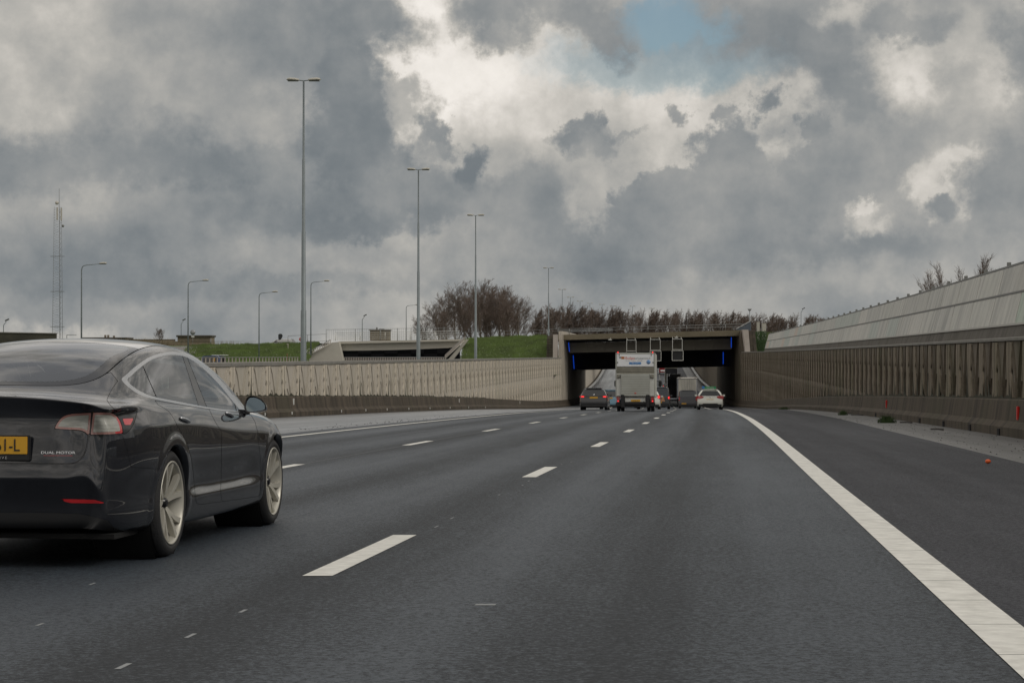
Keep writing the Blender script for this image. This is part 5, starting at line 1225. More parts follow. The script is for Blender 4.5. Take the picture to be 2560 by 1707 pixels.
cf_, body = part(body, FC, 0, .4); emit(cf_, 'side_camera_trim', M_trimb, saloon)
emit(body, 'body', M_paint, saloon)
# dark inner shell behind the shut lines and inside the cabin below the belt
sh = Patch(V, Nn, T)
def cabin(p): return -(p.V[:, 2] - .99) if False else (p.V[:, 2] - .90)
sh = clip(sh, lambda p: np.where((p.V[:, 1] < -.35) | (p.V[:, 1] > 2.6), p.V[:, 2] - np.interp(p.V[:, 1], [-1, -.5, -.35], [2, 1.6, .9]), p.V[:, 2] - .87))
for cy in (0.0, WB): sh = clip(sh, lambda p, cy=cy: np.where(p.V[:, 0] > .5, .37 - np.hypot(p.V[:, 1] - cy, p.V[:, 2] - .335), -1))
emit(sh, 'inner_shell', M_inner, saloon, off=-.012)
# arch lips and wheel housings
for cy in (0.0, WB):
    vs = []; fs = []; n = 56; outl = []
    for q in range(n + 1):
        a = math.radians(-28 + 236 * q / n); r_ = RA; yy = cy + .012 + r_ * math.cos(a); zz = .335 + r_ * math.sin(a) / (1.0 if math.sin(a) > 0 else .86)
        h = bvh_full.ray_cast(Vector((2, yy, zz)), Vector((-1, 0, 0))); xx = h[0].x if h[0] else .85; outl.append((xx, yy, zz))
    vs = []
    for x, y, z in outl:
        dy, dz = (cy - y) / RA, (.335 - z) / RA; vs += [(x + .0005, y, z), (x - .006, y + dy * .010, z + dz * .010), (x - .06, y + dy * .012, z + dz * .012)]
    for q in range(n):
        for k in range(2): o_ = q * 3 + k; fs.append((o_, o_ + 3, o_ + 4, o_ + 1))
    for sg in (1, -1): MB().add([(sg * v[0], v[1], v[2]) for v in vs], fs, True).build('arch_lip', M_paint, saloon)
    for sg in (1, -1):
        MB().lathe([(0, .385), (-.36 * sg, .385), (-.37 * sg, 0)], 40, 'x', (sg * .87, cy, .335)).build('wheel_housing', M_inner, saloon)
MB().box(-.80, .80, -.82, 3.4, .17, .20).build('floor_pan', M_inner, saloon)
# wheels
def wheel():
    w = link('wheel', None); Rr = .337
    # local: outer face at x=0, tyre inwards to -x
    prof = [(-.235, .24), (-.245, .30), (-.225, .325), (-.19, .336), (-.12, .3375), (-.05, .336), (-.018, .325), (-.002, .305), (.002, .285), (-.006, .266), (-.02, .262)]
    ty = MB().lathe(prof, 64, 'x').build('tyre', M_tyre, w)
    mb = MB()
    for gx in (-.05, -.095, -.14, -.185): mb.lathe([(gx - .004, .3379), (gx, .3382), (gx + .004, .3379)], 48, 'x')
    mb.build('tread_groove', M_inner, ty)
    rim = MB().lathe([(-.02, .262), (-.004, .2635), (.0, .258), (-.006, .250), (-.02, .245), (-.035, .238), (-.20, .225)], 64, 'x').build('rim', M_rim, w)
    sp = MB()
    for k in range(5):
        a0 = 2 * math.pi * k / 5 + .35
        for half in (-1, 1):
            pts = []
            for t in np.linspace(0, 1, 9):
                r_ = .045 + t * .200; a = a0 + half * (.10 + .17 * t ** 1.4) + .10 * t; wd = (.028 + .020 * t) / r_ * .42; dep = -.050 + .042 * t ** .8
                pts.append((r_, a, min(wd, .5), dep))
            vs = []
            for r_, a, wd, dep in pts:
                for da, dx in ((-wd, -.035), (-wd, 0), (wd, 0), (wd, -.035)): vs.append((dep + dx, r_ * math.cos(a + da), r_ * math.sin(a + da)))
            fs = [(i * 4 + k2, i * 4 + (k2 + 1) % 4, i * 4 + 4 + (k2 + 1) % 4, i * 4 + 4 + k2) for i in range(8) for k2 in range(4)] + [(0, 1, 2, 3), (35, 34, 33, 32)]
            sp.add(vs, fs)
    sp.build('spokes', M_rim, rim, auto=30)
    MB().lathe([(-.04, 0), (-.036, .022), (-.045, .030), (-.09, .05), (-.10, .06)], 32, 'x').build('hub_cap', M_trimb, rim)
    MB().lathe([(-.11, 0), (-.11, .17), (-.125, .175)], 40, 'x').build('brake_disc', M_rimd, w); MB().lathe([(-.16, 0), (-.16, .245)], 32, 'x').build('wheel_back', M_inner, w)
    return w
w0 = wheel(); w0.parent = saloon; w0.location = (.915, 0, .337)
for x, y, f_ in ((.915, WB, 0), (-.915, 0, 1), (-.915, WB, 1)):
    w = copy_tree(w0, saloon); w.location = (x, y, .337); w.rotation_euler = (.4, 0, math.pi if f_ else 0)
# door mirror: photographed from behind, glass visible
mir = MB(); 
def mirror_shape(sg):
    me_ = MB(); prof = [(1.0, 0), (.98, .02), (.86, .085), (.6, .13), (.25, .155)]
    ol = smooth_poly([(.0, .0), (.012, .075), (.045, .112), (.11, .112), (.175, .085), (.225, .035), (.232, -.01), (.205, -.03), (.12, -.045), (.03, -.045)], True, 4); c = ol.mean(0); n = len(ol); vs = []
    for s_, d_ in prof: vs += [(sg * (c[0] + (p[0] - c[0]) * s_), d_, c[1] + (p[1] - c[1]) * s_) for p in ol]
    fs = [(i * n + k, i * n + (k + 1) % n, (i + 1) * n + (k + 1) % n, (i + 1) * n + k) for i in range(len(prof) - 1) for k in range(n)] + [tuple((len(prof) - 1) * n + k for k in range(n))]
    o = me_.add(vs, fs, True).build('door_mirror', M_paint, saloon)
    a = MB(); vs = [(sg * (c[0] + (p[0] - c[0]) * .985), .004, c[1] + (p[1] - c[1]) * .985) for p in ol] + [(sg * (c[0] + (p[0] - c[0]) * .86), .010, c[1] + (p[1] - c[1]) * .84) for p in ol]
    a.add(vs, [(k, (k + 1) % n, n + (k + 1) % n, n + k) for k in range(n)]); a.build('mirror_rim', M_trimb, o)
    g_ = MB(); g_.add([(sg * (c[0] + (p[0] - c[0]) * .86), .010, c[1] + (p[1] - c[1]) * .84) for p in ol], [tuple(range(n))]); g_.build('mirror_glass', mat('mirror_silver', (.45, .52, .52), .02, 1.0), o)
    st = MB(); st.prism([(-.10, -.075), (.03, -.05), (.03, -.02), (-.10, -.01)], .02, .10, 'y'); so_ = st.build('mirror_stalk', M_trimb, o); so_.scale = (sg, 1, 1)
    return o
for sg in (1, -1):
    o = mirror_shape(sg); o.location = (sg * .872, 2.02, .915); o.scale = (.72, .75, .75); o.rotation_euler = (math.radians(-9), 0, math.radians(-4 * sg))
# door handles
def on_body(px, py): 
    o_, d_ = cast(px, py); h = bvh_full.ray_cast(o_, d_); return h[0], h[1]
for (x0, y0), (x1, y1) in (((1136, 621), (1194, 645)), ((1425, 590), (1470, 612))):
    a, na = on_body(x0, y0); b, nb = on_body(x1, y1)
    if a and b:
        for sg in (1, -1):
            mb = MB(); pts = [a.lerp(b, t) + (na.lerp(nb, t)) * (.006 + .006 * math.sin(math.pi * t)) for t in np.linspace(0, 1, 7)]; mb.tube([(sg * p.x, p.y, p.z) for p in pts], [.008, .011, .012, .012, .012, .011, .008], 8); mb.build('door_handle', M_chrome, saloon)
# number plate and lettering on the boot
M_yel = mat('yellow_plate', (.62, .33, .02), .4); M_blk = mat('plate_black', (.015, .015, .015), .5); M_sil = mat('badge_silver', (.65, .65, .66), .25, .9)
pc, pn = on_body(185, 780); rx = Matrix.Rotation(math.radians(90), 4, 'X')
ypl = on_body(100, 800)[0].y
plate_z = .725
plx = .323 - .26
surround = MB().bbox(-.272, .272, -.004, .018, -.083, .066, .006).build('licence_plate', M_plast, saloon); surround.location = (plx - .0, ypl - .026, plate_z - .01)
MB().bbox(-.258, .258, -.010, -.004, -.044, .058, .002).build('plate_face', M_yel, surround)
text('plate_text', 'PX-561-L', .098, M_blk, surround, Matrix.Translation((.215, -.0125, .005)) @ rx, .0008, 'RIGHT', font_scale=(.86, 1.05))
text('dealer_text', 'D R I V E', .021, M_sil, surround, Matrix.Translation((.135, -.0055, -.066)) @ rx, .0006, 'RIGHT', font_scale=(1.1, 1))
p0, n0 = on_body(282, 838); p1, n1 = on_body(456, 838)
if p0 and p1:
    c_ = (p0 + p1) / 2; nrm = ((n0 + n1) / 2).normalized(); xax = (p1 - p0).normalized(); zax = Vector((0, 0, 1)); zax = (zax - nrm * zax.dot(nrm)).normalized(); xax = (xax - nrm * xax.dot(nrm)).normalized(); zax = nrm.cross(xax)
    Mt = Matrix((( xax.x, zax.x, nrm.x, c_.x + nrm.x * .003), (xax.y, zax.y, nrm.y, c_.y + nrm.y * .003), (xax.z, zax.z, nrm.z, c_.z + nrm.z * .003), (0, 0, 0, 1)))
    text('badge_text', 'DUAL MOTOR', .026, M_sil, saloon, Mt, .001, font_scale=(1.18, .8))
    ul = MB().box(-.085, .085, -.0009, .0009, 0, .001).build('badge_underline', M_dkred, saloon); ul.data.transform(Mt @ Matrix.Translation((0, -.017, 0)))
# cabin: seats, dash, rear shelf
M_seat = mat('dark_seat', (.035, .035, .037), .7); M_seatl = mat('pale_headrest', (.42, .46, .43), .7)
def seat(x, y, w, h0, h1, m): 
    MB().bbox(x - w / 2, x + w / 2, y - .07, y + .07, h0, h1, .04).build('seat', M_seat, saloon); MB().bbox(x - .12, x + .12, y - .05, y + .05, h1 + .02, h1 + .17, .035).build('headrest', m, saloon)
for x in (-.38, .38): seat(x, 1.32, .48, .45, 1.0, M_seatl)
MB().bbox(-.62, .62, .12, .28, .5, .93, .04).build('rear_bench', M_seat, saloon)
for x in (-.40, .40): MB().bbox(x - .11, x + .11, .14, .26, .95, 1.05, .03).build('headrest', M_seatl, saloon)
MB().bbox(-.66, .66, -.42, .12, .90, .925, .01).build('parcel_shelf', M_inner, saloon); MB().bbox(-.70, .70, 2.1, 2.55, .72, .90, .04).build('dashboard', M_inner, saloon); MB().lathe([(-.012, .165), (0, .18), (.012, .165)], 32, 'y', (-.38, 1.95, .86)).build('steering_wheel', M_inner, saloon)
# headlamps (front, out of sight)
for sg in (1, -1): MB().lathe([(0, .0), (.0, .06), (-.05, .07)], 20, 'y', (sg * .62, 3.66, .55)).build('headlight', M_clear, saloon)
# ------------------------------------------------------------------ traffic ahead
M_tl_on = mat('lit_tail_lamp', (.6, .02, .02), .3, emis=(1, .03, .03), es=1.6); M_tl = mat('tail_lamp', (.35, .015, .015), .25, coat=1); M_dglass = mat('dark_car_glass', (.012, .014, .016), .06, spec=.8)
M_bump = mat('dark_bumper', (.018, .018, .019), .6); M_wheelr = mat('far_rim', (.30, .30, .30), .4, .6)
def frame_at(px, d_, lane_dir=None, z=None):
    x = (px - 1280) / F * d_; e = 6.0; sl = (lz(d_ + e) - lz(d_ - e)) / (2 * e); dirx = (lx(d_ + e) - lx(d_ - e)) / (2 * e) if lane_dir is None else lane_dir
    f_ = Vector((dirx, 1, sl if z is None else 0)).normalized(); r_ = f_.cross(Vector((0, 0, 1))).normalized(); u_ = r_.cross(f_); p_ = Vector((x, d_, lz(d_) if z is None else z))
    return Matrix(((r_.x, f_.x, u_.x, p_.x), (r_.y, f_.y, u_.y, p_.y), (r_.z, f_.z, u_.z, p_.z), (0, 0, 0, 1)))
def far_wheel(parent, x, y, r_=.32, w=.21, m=None):
    sg = 1 if x > 0 else -1
    o = MB().lathe([(-w / 2, r_ * .6), (-w / 2, r_ * .93), (-w / 2 + .02, r_), (w / 2 - .02, r_), (w / 2, r_ * .93), (w / 2, r_ * .6)], 24, 'x').build('wheel', M_tyre, parent); o.location = (x, y, r_)
    rm = MB(); rm.lathe([(0, 0), (.0, r_ * .2), (-.02, r_ * .55), (.01, r_ * .62)], 20, 'x')
    q = rm.build('rim', m or M_wheelr, o); q.location = (sg * w / 2, 0, 0); q.rotation_euler = (0, 0, 0 if sg > 0 else math.pi)
def far_car(name, label, cat, Mx, W_, H_, L_, col, belt=.92, roofw=.60, lean=.34, tail='hatch', lit=True, plate_z=.62, van=False, glass=True, roof=None, lamps=None, plate=None, wr=.32, bumper=True):
    t = thing(name, label, cat, group='traffic heading into the underpass'); t.matrix_world = Mx
    w = W_ / 2; mp = mat('car_paint', col, .35, .3, coat=1.0)
    rwid = roofw * w / .9 if not van else w * .88
    ys = [0, .12, .5, 1.2, L_ * .5, L_ * .62, L_ * .74, L_ * .9, L_]
    def prof(i):
        y = ys[i]; f = y / L_
        if van: top = H_ if f < .62 else (H_ - .05 if f < .68 else (H_ * .60 if f < .9 else H_ * .45)); b = belt
        else: top = H_ - (.03 if i < 2 else 0) if f <= .55 else (H_ * .93 if i == 5 else (belt + .05 if i == 6 else (belt - .12 if i == 7 else belt - .3))); b = min(belt, top - .02)
        wf = (.93 if i == 0 else .985 if i == 1 else 1.0 if i < 7 else (.95 if i == 7 else .80)) * w
        rw_ = rwid if top > belt + .25 else wf * .86
        return [(wf * .93, .20), (wf, .30), (wf * 1.0, .55), (wf * .985, b * .86), (wf * .955, b), ((wf * .955 + rw_) / 2 + .02, (b + top) / 2), (rw_ + .02, top - .09), (rw_ * .86, top - .02), (rw_ * .5, top + .008), (0, top + .015)]
    def yoff(i, z):
        if i > 2: return 0
        k = {0: 1.0, 1: .8, 2: .3}[i]; zz = max(0, z - belt) / (H_ - belt); low = .05 if z < .28 else 0
        return k * (lean * min(1, zz * 1.05) + (.05 if z > .62 else 0) * (1 if not van else .3)) + low * (i == 0)
    vs = []; n = 10
    for i in range(9):
        pr = prof(i); row = [(x, ys[i] + yoff(i, z), z) for x, z in pr]; vs += row + [(-x, y, z) for x, y, z in row[:-1][::-1]]
    m_ = 2 * n - 1; fs = [(i * m_ + k, (i + 1) * m_ + k, (i + 1) * m_ + k + 1, i * m_ + k + 1) for i in range(8) for k in range(m_ - 1)]
    for e in (0, 8):
        o_ = e * m_
        for k in range(n - 1):
            a, b, c, d2 = o_ + k, o_ + k + 1, o_ + m_ - 2 - k, o_ + m_ - 1 - k
            if k == n - 2: fs.append((a, b, d2))
            else: fs.append((a, b, c, d2))
    mb = MB().add(vs, fs); me = mb.mesh('body', mp); bm = bmesh.new(); bm.from_mesh(me)
    bmesh.ops.remove_doubles(bm, verts=bm.verts, dist=1e-4); bm.to_mesh(me); bm.free(); smooth_by_angle(me, 38)
    body_ = link('body', me, t); ms = body_.modifiers.new('b', 'BEVEL'); ms.width = .02; ms.segments = 2; ms.limit_method = 'ANGLE'; ms.angle_limit = .6
    ry = lambda z: yoff(0, z)
    # rear window, following the tailgate
    z0, z1 = belt + .02, H_ - .12; wa, wb_ = w * .80, rwid * .86
    if glass:
        pts = smooth_poly([(-wa, z0 + .05), (-wa * .9, z0), (wa * .9, z0), (wa, z0 + .05), (wb_, z1 - .03), (wb_ * .9, z1), (-wb_ * .9, z1), (-wb_, z1 - .03)], True, 2)
        A = [(p[0], ry(p[1]) - .012, p[1]) for p in pts]; B = [(p[0], ry(p[1]) + .03, p[1]) for p in pts]; k = len(A)
        MB().add(A + B, [tuple(range(k)), tuple(range(2 * k - 1, k - 1, -1))] + [(i, i + k, (i + 1) % k + k, (i + 1) % k) for i in range(k)]).build('rear_window', M_dglass, t)
        sp = MB().bbox(-rwid * .8, rwid * .8, ry(H_) - .10, ry(H_) + .1, H_ - .06, H_ - .02, .012).build('roof_spoiler', mp, t)
    if roof: 
        MB().bbox(-rwid * .9, rwid * .9, lean + .15, L_ * .52, H_ + .0, H_ + .02, .01).build('roof_sheen_plate', mat('roof_sheen', roof, .25, .3, coat=1), t)  # pale plate paints the sky's reflection onto the roof
    for sg in (-1, 1):
        sw = [(.9, belt + .03), (L_ * .66, belt + .03), (L_ * .58, H_ - .13), (.95, H_ - .13)]
        xs0, xs1 = w * .955, rwid + .05
        MB().add([(sg * (xs0 + .004), sw[0][0], sw[0][1]), (sg * (xs0 + .004), sw[1][0], sw[1][1]), (sg * (xs1 + .0), sw[2][0], sw[2][1]), (sg * (xs1 + .0), sw[3][0], sw[3][1])], [(0, 1, 2, 3)]).build('side_window', M_dglass, t)
        lm = lamps or (.22, .13, .80); lw, lh, lzz = lm
        mm = M_tl_on if lit else M_tl
        A = smooth_poly([(w * .97, lzz + lh / 2), (w * .97 - lw, lzz + lh * .35), (w * .97 - lw * 1.05, lzz - lh * .2), (w * .99, lzz - lh / 2)], True, 3); k = len(A)
        F_ = [(sg * p[0], ry(p[1]) - .018, p[1]) for p in A]; Bk = [(sg * p[0], .18, p[1]) for p in A]
        la = MB().add(F_ + Bk, [tuple(range(k)), tuple(range(2 * k - 1, k - 1, -1))] + [(i, i + k, (i + 1) % k + k, (i + 1) % k) for i in range(k)]).build('tail_light', M_tl, t)
        if lit: MB().bbox(sg * (w * .97 - lw * .55) - lw * .28, sg * (w * .97 - lw * .55) + lw * .28, ry(lzz) - .03, ry(lzz) - .016, lzz - lh * .28, lzz + lh * .22, .005).build('lit_lamp', M_tl_on, la)
        mi = MB().bbox(-.08, .10, -.05, .07, -.06, .07, .02).build('door_mirror', mp, t); mi.location = (sg * (w + .07), L_ * .66, belt + .05)
        for y in (.75 if not van else .9, L_ - .85): far_wheel(t, sg * (w - .12), y, wr)
    if bumper: MB().bbox(-w * .90, w * .90, -.02, .15, .21, .40, .03).build('rear_bumper', M_bump, t)
    pl = MB().bbox(-.26, .26, -.014, .0, -.055, .055, .004).build('licence_plate', M_yel, t); pl.location = (0 if plate is None else plate, ry(plate_z) - .01, plate_z)
    MB().bbox(-.5, .5, .3, L_ - .3, .15, .22, .01).build('underside', M_inner, t)
    return t
c = far_car('car', 'dark grey hatchback with lit claw-shaped tail lights, left of the white box truck', 'car', frame_at(1484, 122), 1.80, 1.42, 4.25, (.014, .0145, .018), belt=.90, lit=True, plate_z=.80, lamps=(.30, .13, .86), roof=(.25, .26, .28))
MB().tube([(0, 1.0, 1.42), (0, .8, 1.56)], .01, 5).build('aerial', M_bump, c); MB().lathe([(-.01, 0), (-.01, .05), (.01, .05), (.01, 0)], 16, 'y', (0, .06, .97)).build('badge', M_sil, c)
c = far_car('car', 'light blue tall hatchback between the dark hatchback and the white box truck', 'car', frame_at(1524, 158), 1.76, 1.60, 4.05, (.16, .30, .40), belt=1.0, lit=True, plate_z=.92, lamps=(.32, .14, .98), roof=(.30, .36, .42), lean=.28)
MB().tube([(0, 1.0, 1.6), (0, .85, 1.72)], .01, 5).build('aerial', M_bump, c)
for sg in (-1, 1): MB().bbox(sg * .72 - .12, sg * .72 + .12, -.035, .0, .42, .50, .02).build('rear_reflector', M_tl, c)
far_car('car', 'white hatchback mostly hidden beyond the right side of the white box truck', 'car', frame_at(1621, 142), 1.80, 1.46, 4.2, (.68, .68, .62), belt=.92, lit=True, plate_z=.6, lamps=(.20, .30, .92))
c = far_car('van', 'dark grey people carrier van with one lit tail light right of the white box truck', 'van', frame_at(1646.5, 152), 1.83, 1.80, 4.4, (.030, .032, .034), belt=1.05, roofw=.74, lit=True, plate_z=.55, lamps=(.15, .30, .92), lean=.16)
MB().prism([(-.17, 0), (.17, 0), (.07, .36), (-.07, .36)], -.03, -.012, 'y').build('sticker', mat('peach_sticker', (.45, .22, .12), .5), c).location = (.34, 0, .62)
c = far_car('car', 'white hatchback with red tail lights and green roof board in the right lane', 'car', frame_at(1775.4, 130), 1.78, 1.40, 4.3, (.66, .66, .60), belt=.93, lit=False, plate_z=.66, lamps=(.36, .22, .84), lean=.38)
rb_ = MB().bbox(-.36, .42, 1.35, 1.52, 1.43, 1.60, .02).build('roof_board', mat('green_board', (.02, .20, .08), .5), c); MB().bbox(-.56, -.36, 1.36, 1.51, 1.44, 1.61, .02).build('blue_end', mat('blue_board', (.03, .16, .40), .5), rb_); text('board_text', 'RIJSCHOOL', .10, M_pier, rb_, Matrix.Translation((.03, 1.348, 1.515)) @ rx, .001)
MB().bbox(-.55, .55, -.03, .02, .30, .42, .04).build('diffuser', M_bump, c); MB().lathe([(-.01, 0), (-.01, .05), (.01, .05), (.01, 0)], 16, 'y', (0, .05, .86)).build('badge', M_sil, c)
pl = [k for k in kids(c) if k.name.startswith('licence_plate')][0]; text('plate_text', 'G-372-LR', .085, M_blk, pl, Matrix.Translation((0, -.016, 0)) @ rx, .0008)
c = far_car('van', 'dark panel van with wide rear window in front of the grey curtain truck', 'van', frame_at(1719.5, 208), 1.98, 1.98, 4.9, (.050, .048, .056), belt=1.22, lit=False, plate_z=.52, van=True, lamps=(.10, .42, 1.05), lean=.12, plate=-.42, wr=.34)
# white box truck with folded tail lift
tr = thing('box_truck', 'white box truck with folded tail lift and lettered top panel', 'truck', group='traffic heading into the underpass'); tr.matrix_world = frame_at(1588.2, 107)
M_wht = mat('box_white', (.60, .60, .56), .45, noise=.15, nscale=1.5, bump=.05); M_whp = mat('white_panel', (.78, .79, .80), .4); M_beige = mat('dirty_aluminium', (.30, .285, .23), .5, .3, noise=.4, nscale=2.5, col2=(.17, .16, .13)); M_lift = mat('lift_platform', (.46, .47, .43), .5, .2, noise=.25, nscale=1.2, col2=(.36, .36, .32)); M_blkm = mat('chassis_black', (.012, .012, .013), .6)
X_ = lambda cx: (cx - 997) / 193.0; Z_ = lambda cy: (993 - cy) / 193.0
bw = 1.115
MB().bbox(-bw, bw, .06, 4.4, .78, 3.30, .03).build('cargo_box', M_wht, tr)
for x0, x1, z0, z1, m_ in ((-bw, -bw + .075, .80, 3.31, M_lift), (bw - .075, bw, .80, 3.31, M_lift), (-bw, bw, 3.20, 3.31, M_lift)): MB().bbox(x0, x1, -.02, .10, z0, z1, .012).build('rear_frame', m_, tr)
tp = MB().bbox(-1.03, 1.03, -.03, .06, Z_(506), Z_(374), .01).build('top_panel', M_whp, tr)
M_rtx = mat('red_print', (.60, .08, .05), .5); M_gtx = mat('grey_print', (.20, .21, .22), .5); M_btx = mat('blue_print', (.07, .22, .48), .4); M_oran = mat('orange_print', (.60, .22, .06), .5)
def tt(s_, size, m_, cx, cy, al='LEFT', sx=1): return text('lettering', s_, size, m_, tp, Matrix.Translation((X_(cx), -.034, Z_(cy))) @ rx, .0015, al, (sx, 1))
tt('Budget', .20, M_rtx, 888, 415, sx=.95); tt('verhuisservice.nl', .165, M_gtx, 988, 417, sx=.80)
tt('voor grote', .065, M_gtx, 890, 441, sx=.9); tt('& kleine', .065, M_oran, 962, 441, sx=.9); tt('verhuizingen', .065, M_gtx, 1018, 441, sx=.9)
MB().bbox(X_(930), X_(1060), -.036, -.03, Z_(482), Z_(458), .01).build('blue_button', M_btx, tp); text('lettering', 'bekijk onze site', .06, M_whp, tp, Matrix.Translation((X_(995), -.037, Z_(470))) @ rx, .001)
MB().lathe([(-.036, 0), (-.036, .115), (-.03, .115)], 28, 'y', (X_(1140), 0, Z_(458))).build('blue_disc', M_btx, tp); text('lettering', '24/7', .085, M_whp, tp, Matrix.Translation((X_(1140), -.038, Z_(458))) @ rx, .001)
MB().lathe([(-.036, .02), (-.036, .055), (-.03, .055)], 20, 'y', (X_(862), 0, Z_(412))).build('logo_ring', M_rtx, tp); MB().bbox(X_(845), X_(880), -.036, -.03, Z_(425), Z_(399), .005).build('logo_square', M_oran, tp); MB().bbox(X_(822), X_(846), -.036, -.03, Z_(416), Z_(400), .005).build('logo_grey_shape', M_gtx, tp)
for sg in (-1, 1): MB().bbox(sg * .90 - .02, sg * .90 + .02, -.06, .0, Z_(392), Z_(366), .008).build('latch', M_trim, tr); MB().bbox(sg * 1.0 - .035, sg * 1.0 + .035, -.05, .0, Z_(470), Z_(455), .008).build('hinge', M_trim, tr)
for a, b, y_ in ((512, 538, -.035), (540, 562, -.05), (564, 584, -.035)): MB().bbox(-1.06, 1.06, y_, .06, Z_(b), Z_(a), .01).build('roller_slat', M_beige, tr)
MB().bbox(X_(843), X_(1152), -.13, -.03, Z_(826), Z_(584), .015).build('lift_platform', M_lift, tr)
for k in range(9): MB().bbox(X_(848), X_(1147), -.138, -.128, Z_(826 - k * 26) , Z_(826 - k * 26) + .012, .003).build('platform_rib', M_beige, tr)
for sg in (-1, 1):
    MB().bbox(sg * .93 - .13, sg * .93 + .13, -.05, .0, Z_(826), Z_(584), .012).build('side_column', M_wht, tr)
    MB().tube([(sg * 1.0, -.08, Z_(640)), (sg * .83, -.12, Z_(598))], .022, 6).build('support_stay', M_trim, tr); MB().bbox(sg * .93 - .11, sg * .93 + .11, -.07, -.04, Z_(638), Z_(592), .01).build('hinge_plate', M_beige, tr)
    MB().bbox(sg * .70 - .10, sg * .70 + .10, -.16, .3, .22, Z_(812), .02).build('lift_arm', M_blkm, tr)
    lb_ = MB().bbox(sg * .97 - .085, sg * .97 + .085, -.06, .05, .50, .80, .012).build('tail_light', M_tl, tr); MB().lathe([(-.015, 0), (-.012, .028), (0, .03)], 14, 'y', (sg * .97, -.062, .58)).build('lit_lamp', M_tl_on, lb_)
    mk_ = MB().bbox(sg * .975 - .03, sg * .975 + .03, -.05, .0, 3.29, 3.35, .01).build('marker_light', M_tl_on, tr)
    MB().bbox(sg * .95 - .16, sg * .95 + .16, -.02, .9, .28, .50, .03).build('mudguard', M_blkm, tr)
    for x in (.74, .96): far_wheel(tr, sg * x, .8, .33, .19)
    far_wheel(tr, sg * .88, 4.75, .33, .2)
    ms_ = MB().tube([(sg * 1.0, 4.9, 1.75), (sg * 1.22, 4.85, 1.75)], .02, 6).build('mirror_arm', M_blkm, tr); MB().bbox(sg * 1.30 - .09, sg * 1.30 + .09, 4.78, 4.85, 1.42, 1.78, .03).build('wing_mirror', M_blkm, tr)
MB().bbox(-.58, .58, -.05, .03, Z_(890), Z_(848), .012).build('plate_carrier', M_wht, tr)
pl = MB().bbox(-.26, .26, -.065, -.05, -.055, .055, .004).build('licence_plate', M_yel, tr); pl.location = (.02, 0, Z_(876)); text('plate_text', '6T-BL-53', .085, M_blk, pl, Matrix.Translation((0, -.066, 0)) @ rx, .0008)
MB().bbox(-.60, .60, -.10, .03, .38, .52, .02).build('bumper_step', M_blkm, tr); MB().bbox(-.70, .70, .0, .2, .24, .36, .02).build('under_run_bar', M_blkm, tr); MB().lathe([(-.1, 0), (-.1, .15), (.1, .15), (.1, 0)], 16, 'y', (0, .8, .33)).build('axle_housing', M_blkm, tr); MB().tube([(-.8, .8, .33), (.8, .8, .33)], .06, 8).build('axle', M_blkm, tr)
MB().bbox(-.4, .4, .3, 5.2, .45, .75, .02).build('chassis', M_blkm, tr); MB().bbox(-.98, .98, 4.5, 6.0, .35, 2.3, .15).build('cab', M_wht, tr); MB().bbox(-.05, .06, -.15, -.13, Z_(802), Z_(790), .005).build('rust_mark', M_rtx, tr)
# grey curtain-sided truck
M_tarp = mat('grey_tarp', (.50, .48, .43), .6, noise=.35, nscale=1.0, stretch=(3, 3, .5), col2=(.33, .32, .28)); M_side = mat('pale_blue_grey_side', (.33, .36, .40), .5)
g_ = thing('curtain_truck', 'grey curtain-sided lorry standing beyond the dark panel van', 'truck', group='traffic heading into the underpass'); g_.matrix_world = frame_at(1718.5, 229) @ Matrix.Diagonal((.93, .93, .93, 1))
MB().bbox(-1.25, 1.25, .1, 9.5, 1.05, 3.72, .03).build('cargo_body', M_side, g_); 
for k in range(4): MB().bbox(-1.18 + k * .59 + .012, -1.18 + (k + 1) * .59 - .012, .02, .12, 1.12, 3.60, .02).build('door_panel', M_tarp, g_)
MB().bbox(-1.27, 1.27, -.02, 9.5, 3.66, 3.84, .03).build('roof_rail', mat('pale_roof_tarp', (.75, .72, .66), .5), g_)
for sg in (-1, 1):
    MB().bbox(sg * 1.0 - .2, sg * 1.0 + .2, -.02, .1, 3.68, 3.80, .02).build('blue_corner', mat('dark_blue', (.05, .07, .2), .5), g_); MB().tube([(sg * .3, 0, 1.15), (sg * .3, 0, 3.55)], .022, 6).build('locking_bar', M_trim, g_)
    for y in (1.2, 2.5, 8.3): far_wheel(g_, sg * 1.05, y, .48, .3)
    MB().bbox(sg * 1.0 - .15, sg * 1.0 + .15, -.04, .05, .85, 1.0, .01).build('tail_light', M_tl, g_)
MB().bbox(-1.2, 1.2, 0, .2, .55, 1.0, .02).build('rear_bumper', M_blkm, g_); MB().bbox(-.5, .5, .2, 9.3, .8, 1.05, .02).build('chassis', M_blkm, g_); MB().bbox(-1.2, 1.2, 9.7, 11.6, .5, 3.0, .15).build('cab', M_blkm, g_); MB().bbox(-1.12, -.92, -.03, .02, 1.1, 1.9, .01).build('orange_board', mat('amber_board', (.4, .2, .05), .5), g_)
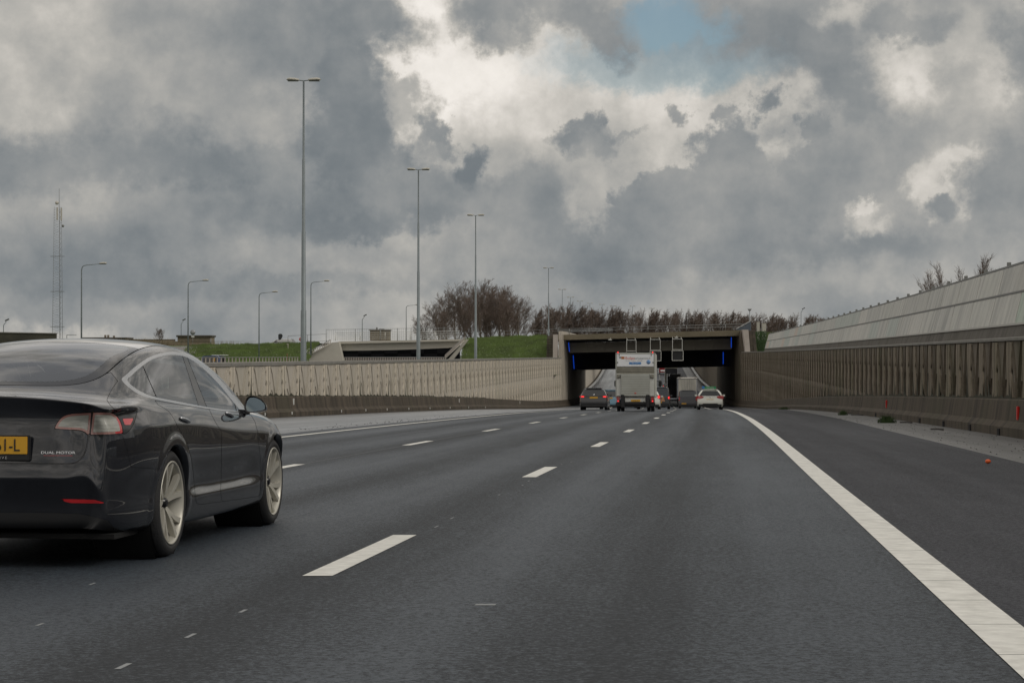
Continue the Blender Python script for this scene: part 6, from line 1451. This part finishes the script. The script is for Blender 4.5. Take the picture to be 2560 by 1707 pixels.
# dark coach and black lorry farther on
k_ = thing('coach', 'dark coach with rounded roof beyond the grey curtain-sided lorry', 'coach', group='traffic heading into the underpass'); k_.matrix_world = frame_at(1688, 300)
M_dark = mat('near_black_paint', (.010, .011, .014), .3, coat=1)
MB().bbox(-1.2, 1.2, 0, 11, .4, 4.2, .35).build('body', M_dark, k_); MB().bbox(-1.0, 1.0, -.03, .05, 2.3, 3.7, .1).build('rear_window', M_dglass, k_); MB().bbox(-.9, .9, -.03, .05, .9, 2.0, .05).build('engine_cover', M_bump, k_); MB().bbox(.25, .42, -.045, -.02, 1.4, 1.9, .04).build('white_sticker', M_whp, k_)
for sg in (-1, 1): MB().bbox(sg * 1.05 - .08, sg * 1.05 + .08, -.03, .1, .9, 1.6, .02).build('tail_light', M_tl, k_)
for sg in (-1, 1):
    for y in (2.5, 8.5): far_wheel(k_, sg * 1.03, y, .48, .28)
b_ = thing('box_truck', 'black lorry with pale top frame, farthest big vehicle in the right lane', 'truck', group='traffic heading into the underpass'); b_.matrix_world = frame_at(1678, 397)
MB().bbox(-1.25, 1.25, .05, 11, .5, 4.1, .03).build('cargo_box', M_dark, b_); MB().bbox(-1.3, 1.3, -.02, .15, 4.1, 4.35, .02).build('top_frame', M_beige, b_); MB().bbox(-1.32, -1.22, -.02, .2, .9, 4.1, .02).build('side_frame', M_beige, b_); MB().bbox(-1.0, -.62, -.02, .06, .6, 3.0, .02).build('grey_door_strip', M_trim, b_)
for sg in (-1, 1):
    for y in (1.5, 8.5): far_wheel(b_, sg * 1.05, y, .48, .28)
    MB().bbox(sg * 1.0 - .12, sg * 1.0 + .12, -.03, .1, .8, .95, .01).build('tail_light', M_tl, b_)
r_ = thing('box_truck', 'small red lorry climbing beyond the underpass, left of the black lorry', 'truck', group='traffic heading into the underpass'); r_.matrix_world = frame_at(1658, 480)
M_redp = mat('red_paint', (.28, .02, .02), .4, coat=1); MB().bbox(-1.0, 1.0, 0, 6, .5, 3.4, .05).build('cargo_box', M_redp, r_); MB().bbox(-.7, .7, -.03, .05, .8, 1.2, .02).build('rear_bumper', M_whp, r_)
for sg in (-1, 1):
    for y in (1.2, 4.8): far_wheel(r_, sg * .88, y, .42, .25)
far_car('car', 'small dark car with lit lamps just before the black lorry', 'car', frame_at(1668, 384), 1.8, 1.45, 4.2, (.02, .02, .022), lit=True)
# blue van on the side road, silver estate on the slope
bvn = far_car('van', 'blue van with pale roof rack on the side road behind the white fence posts', 'van', frame_at(525, 200, .11, z=-1.15), 1.95, 2.15, 4.8, (.02, .05, .16), belt=1.25, lit=False, plate_z=.6, van=True, lamps=(.10, .40, 1.1), lean=.1)
MB().bbox(-.1, .95, 1.0, 4.0, 2.18, 2.24, .02).build('roof_rack', M_whp, bvn); MB().bbox(.3, .55, -.04, .0, 1.55, 1.95, .02).build('yellow_panel', M_yel, bvn); bvn['group'] = 'vehicles on the side roads'
zc_ = crest(715)
sv_ = far_car('car', 'silver estate car parked on the crest of the left slope', 'car', Matrix.Translation(Q(738, 0, 256).xy.to_3d() + Vector((0, 0, zc_ - .72))) @ Matrix.Rotation(math.radians(78), 4, 'Z'), 1.76, 1.43, 4.3, (.34, .34, .33), belt=.90, lit=False)
sv_['group'] = 'vehicles on the side roads'
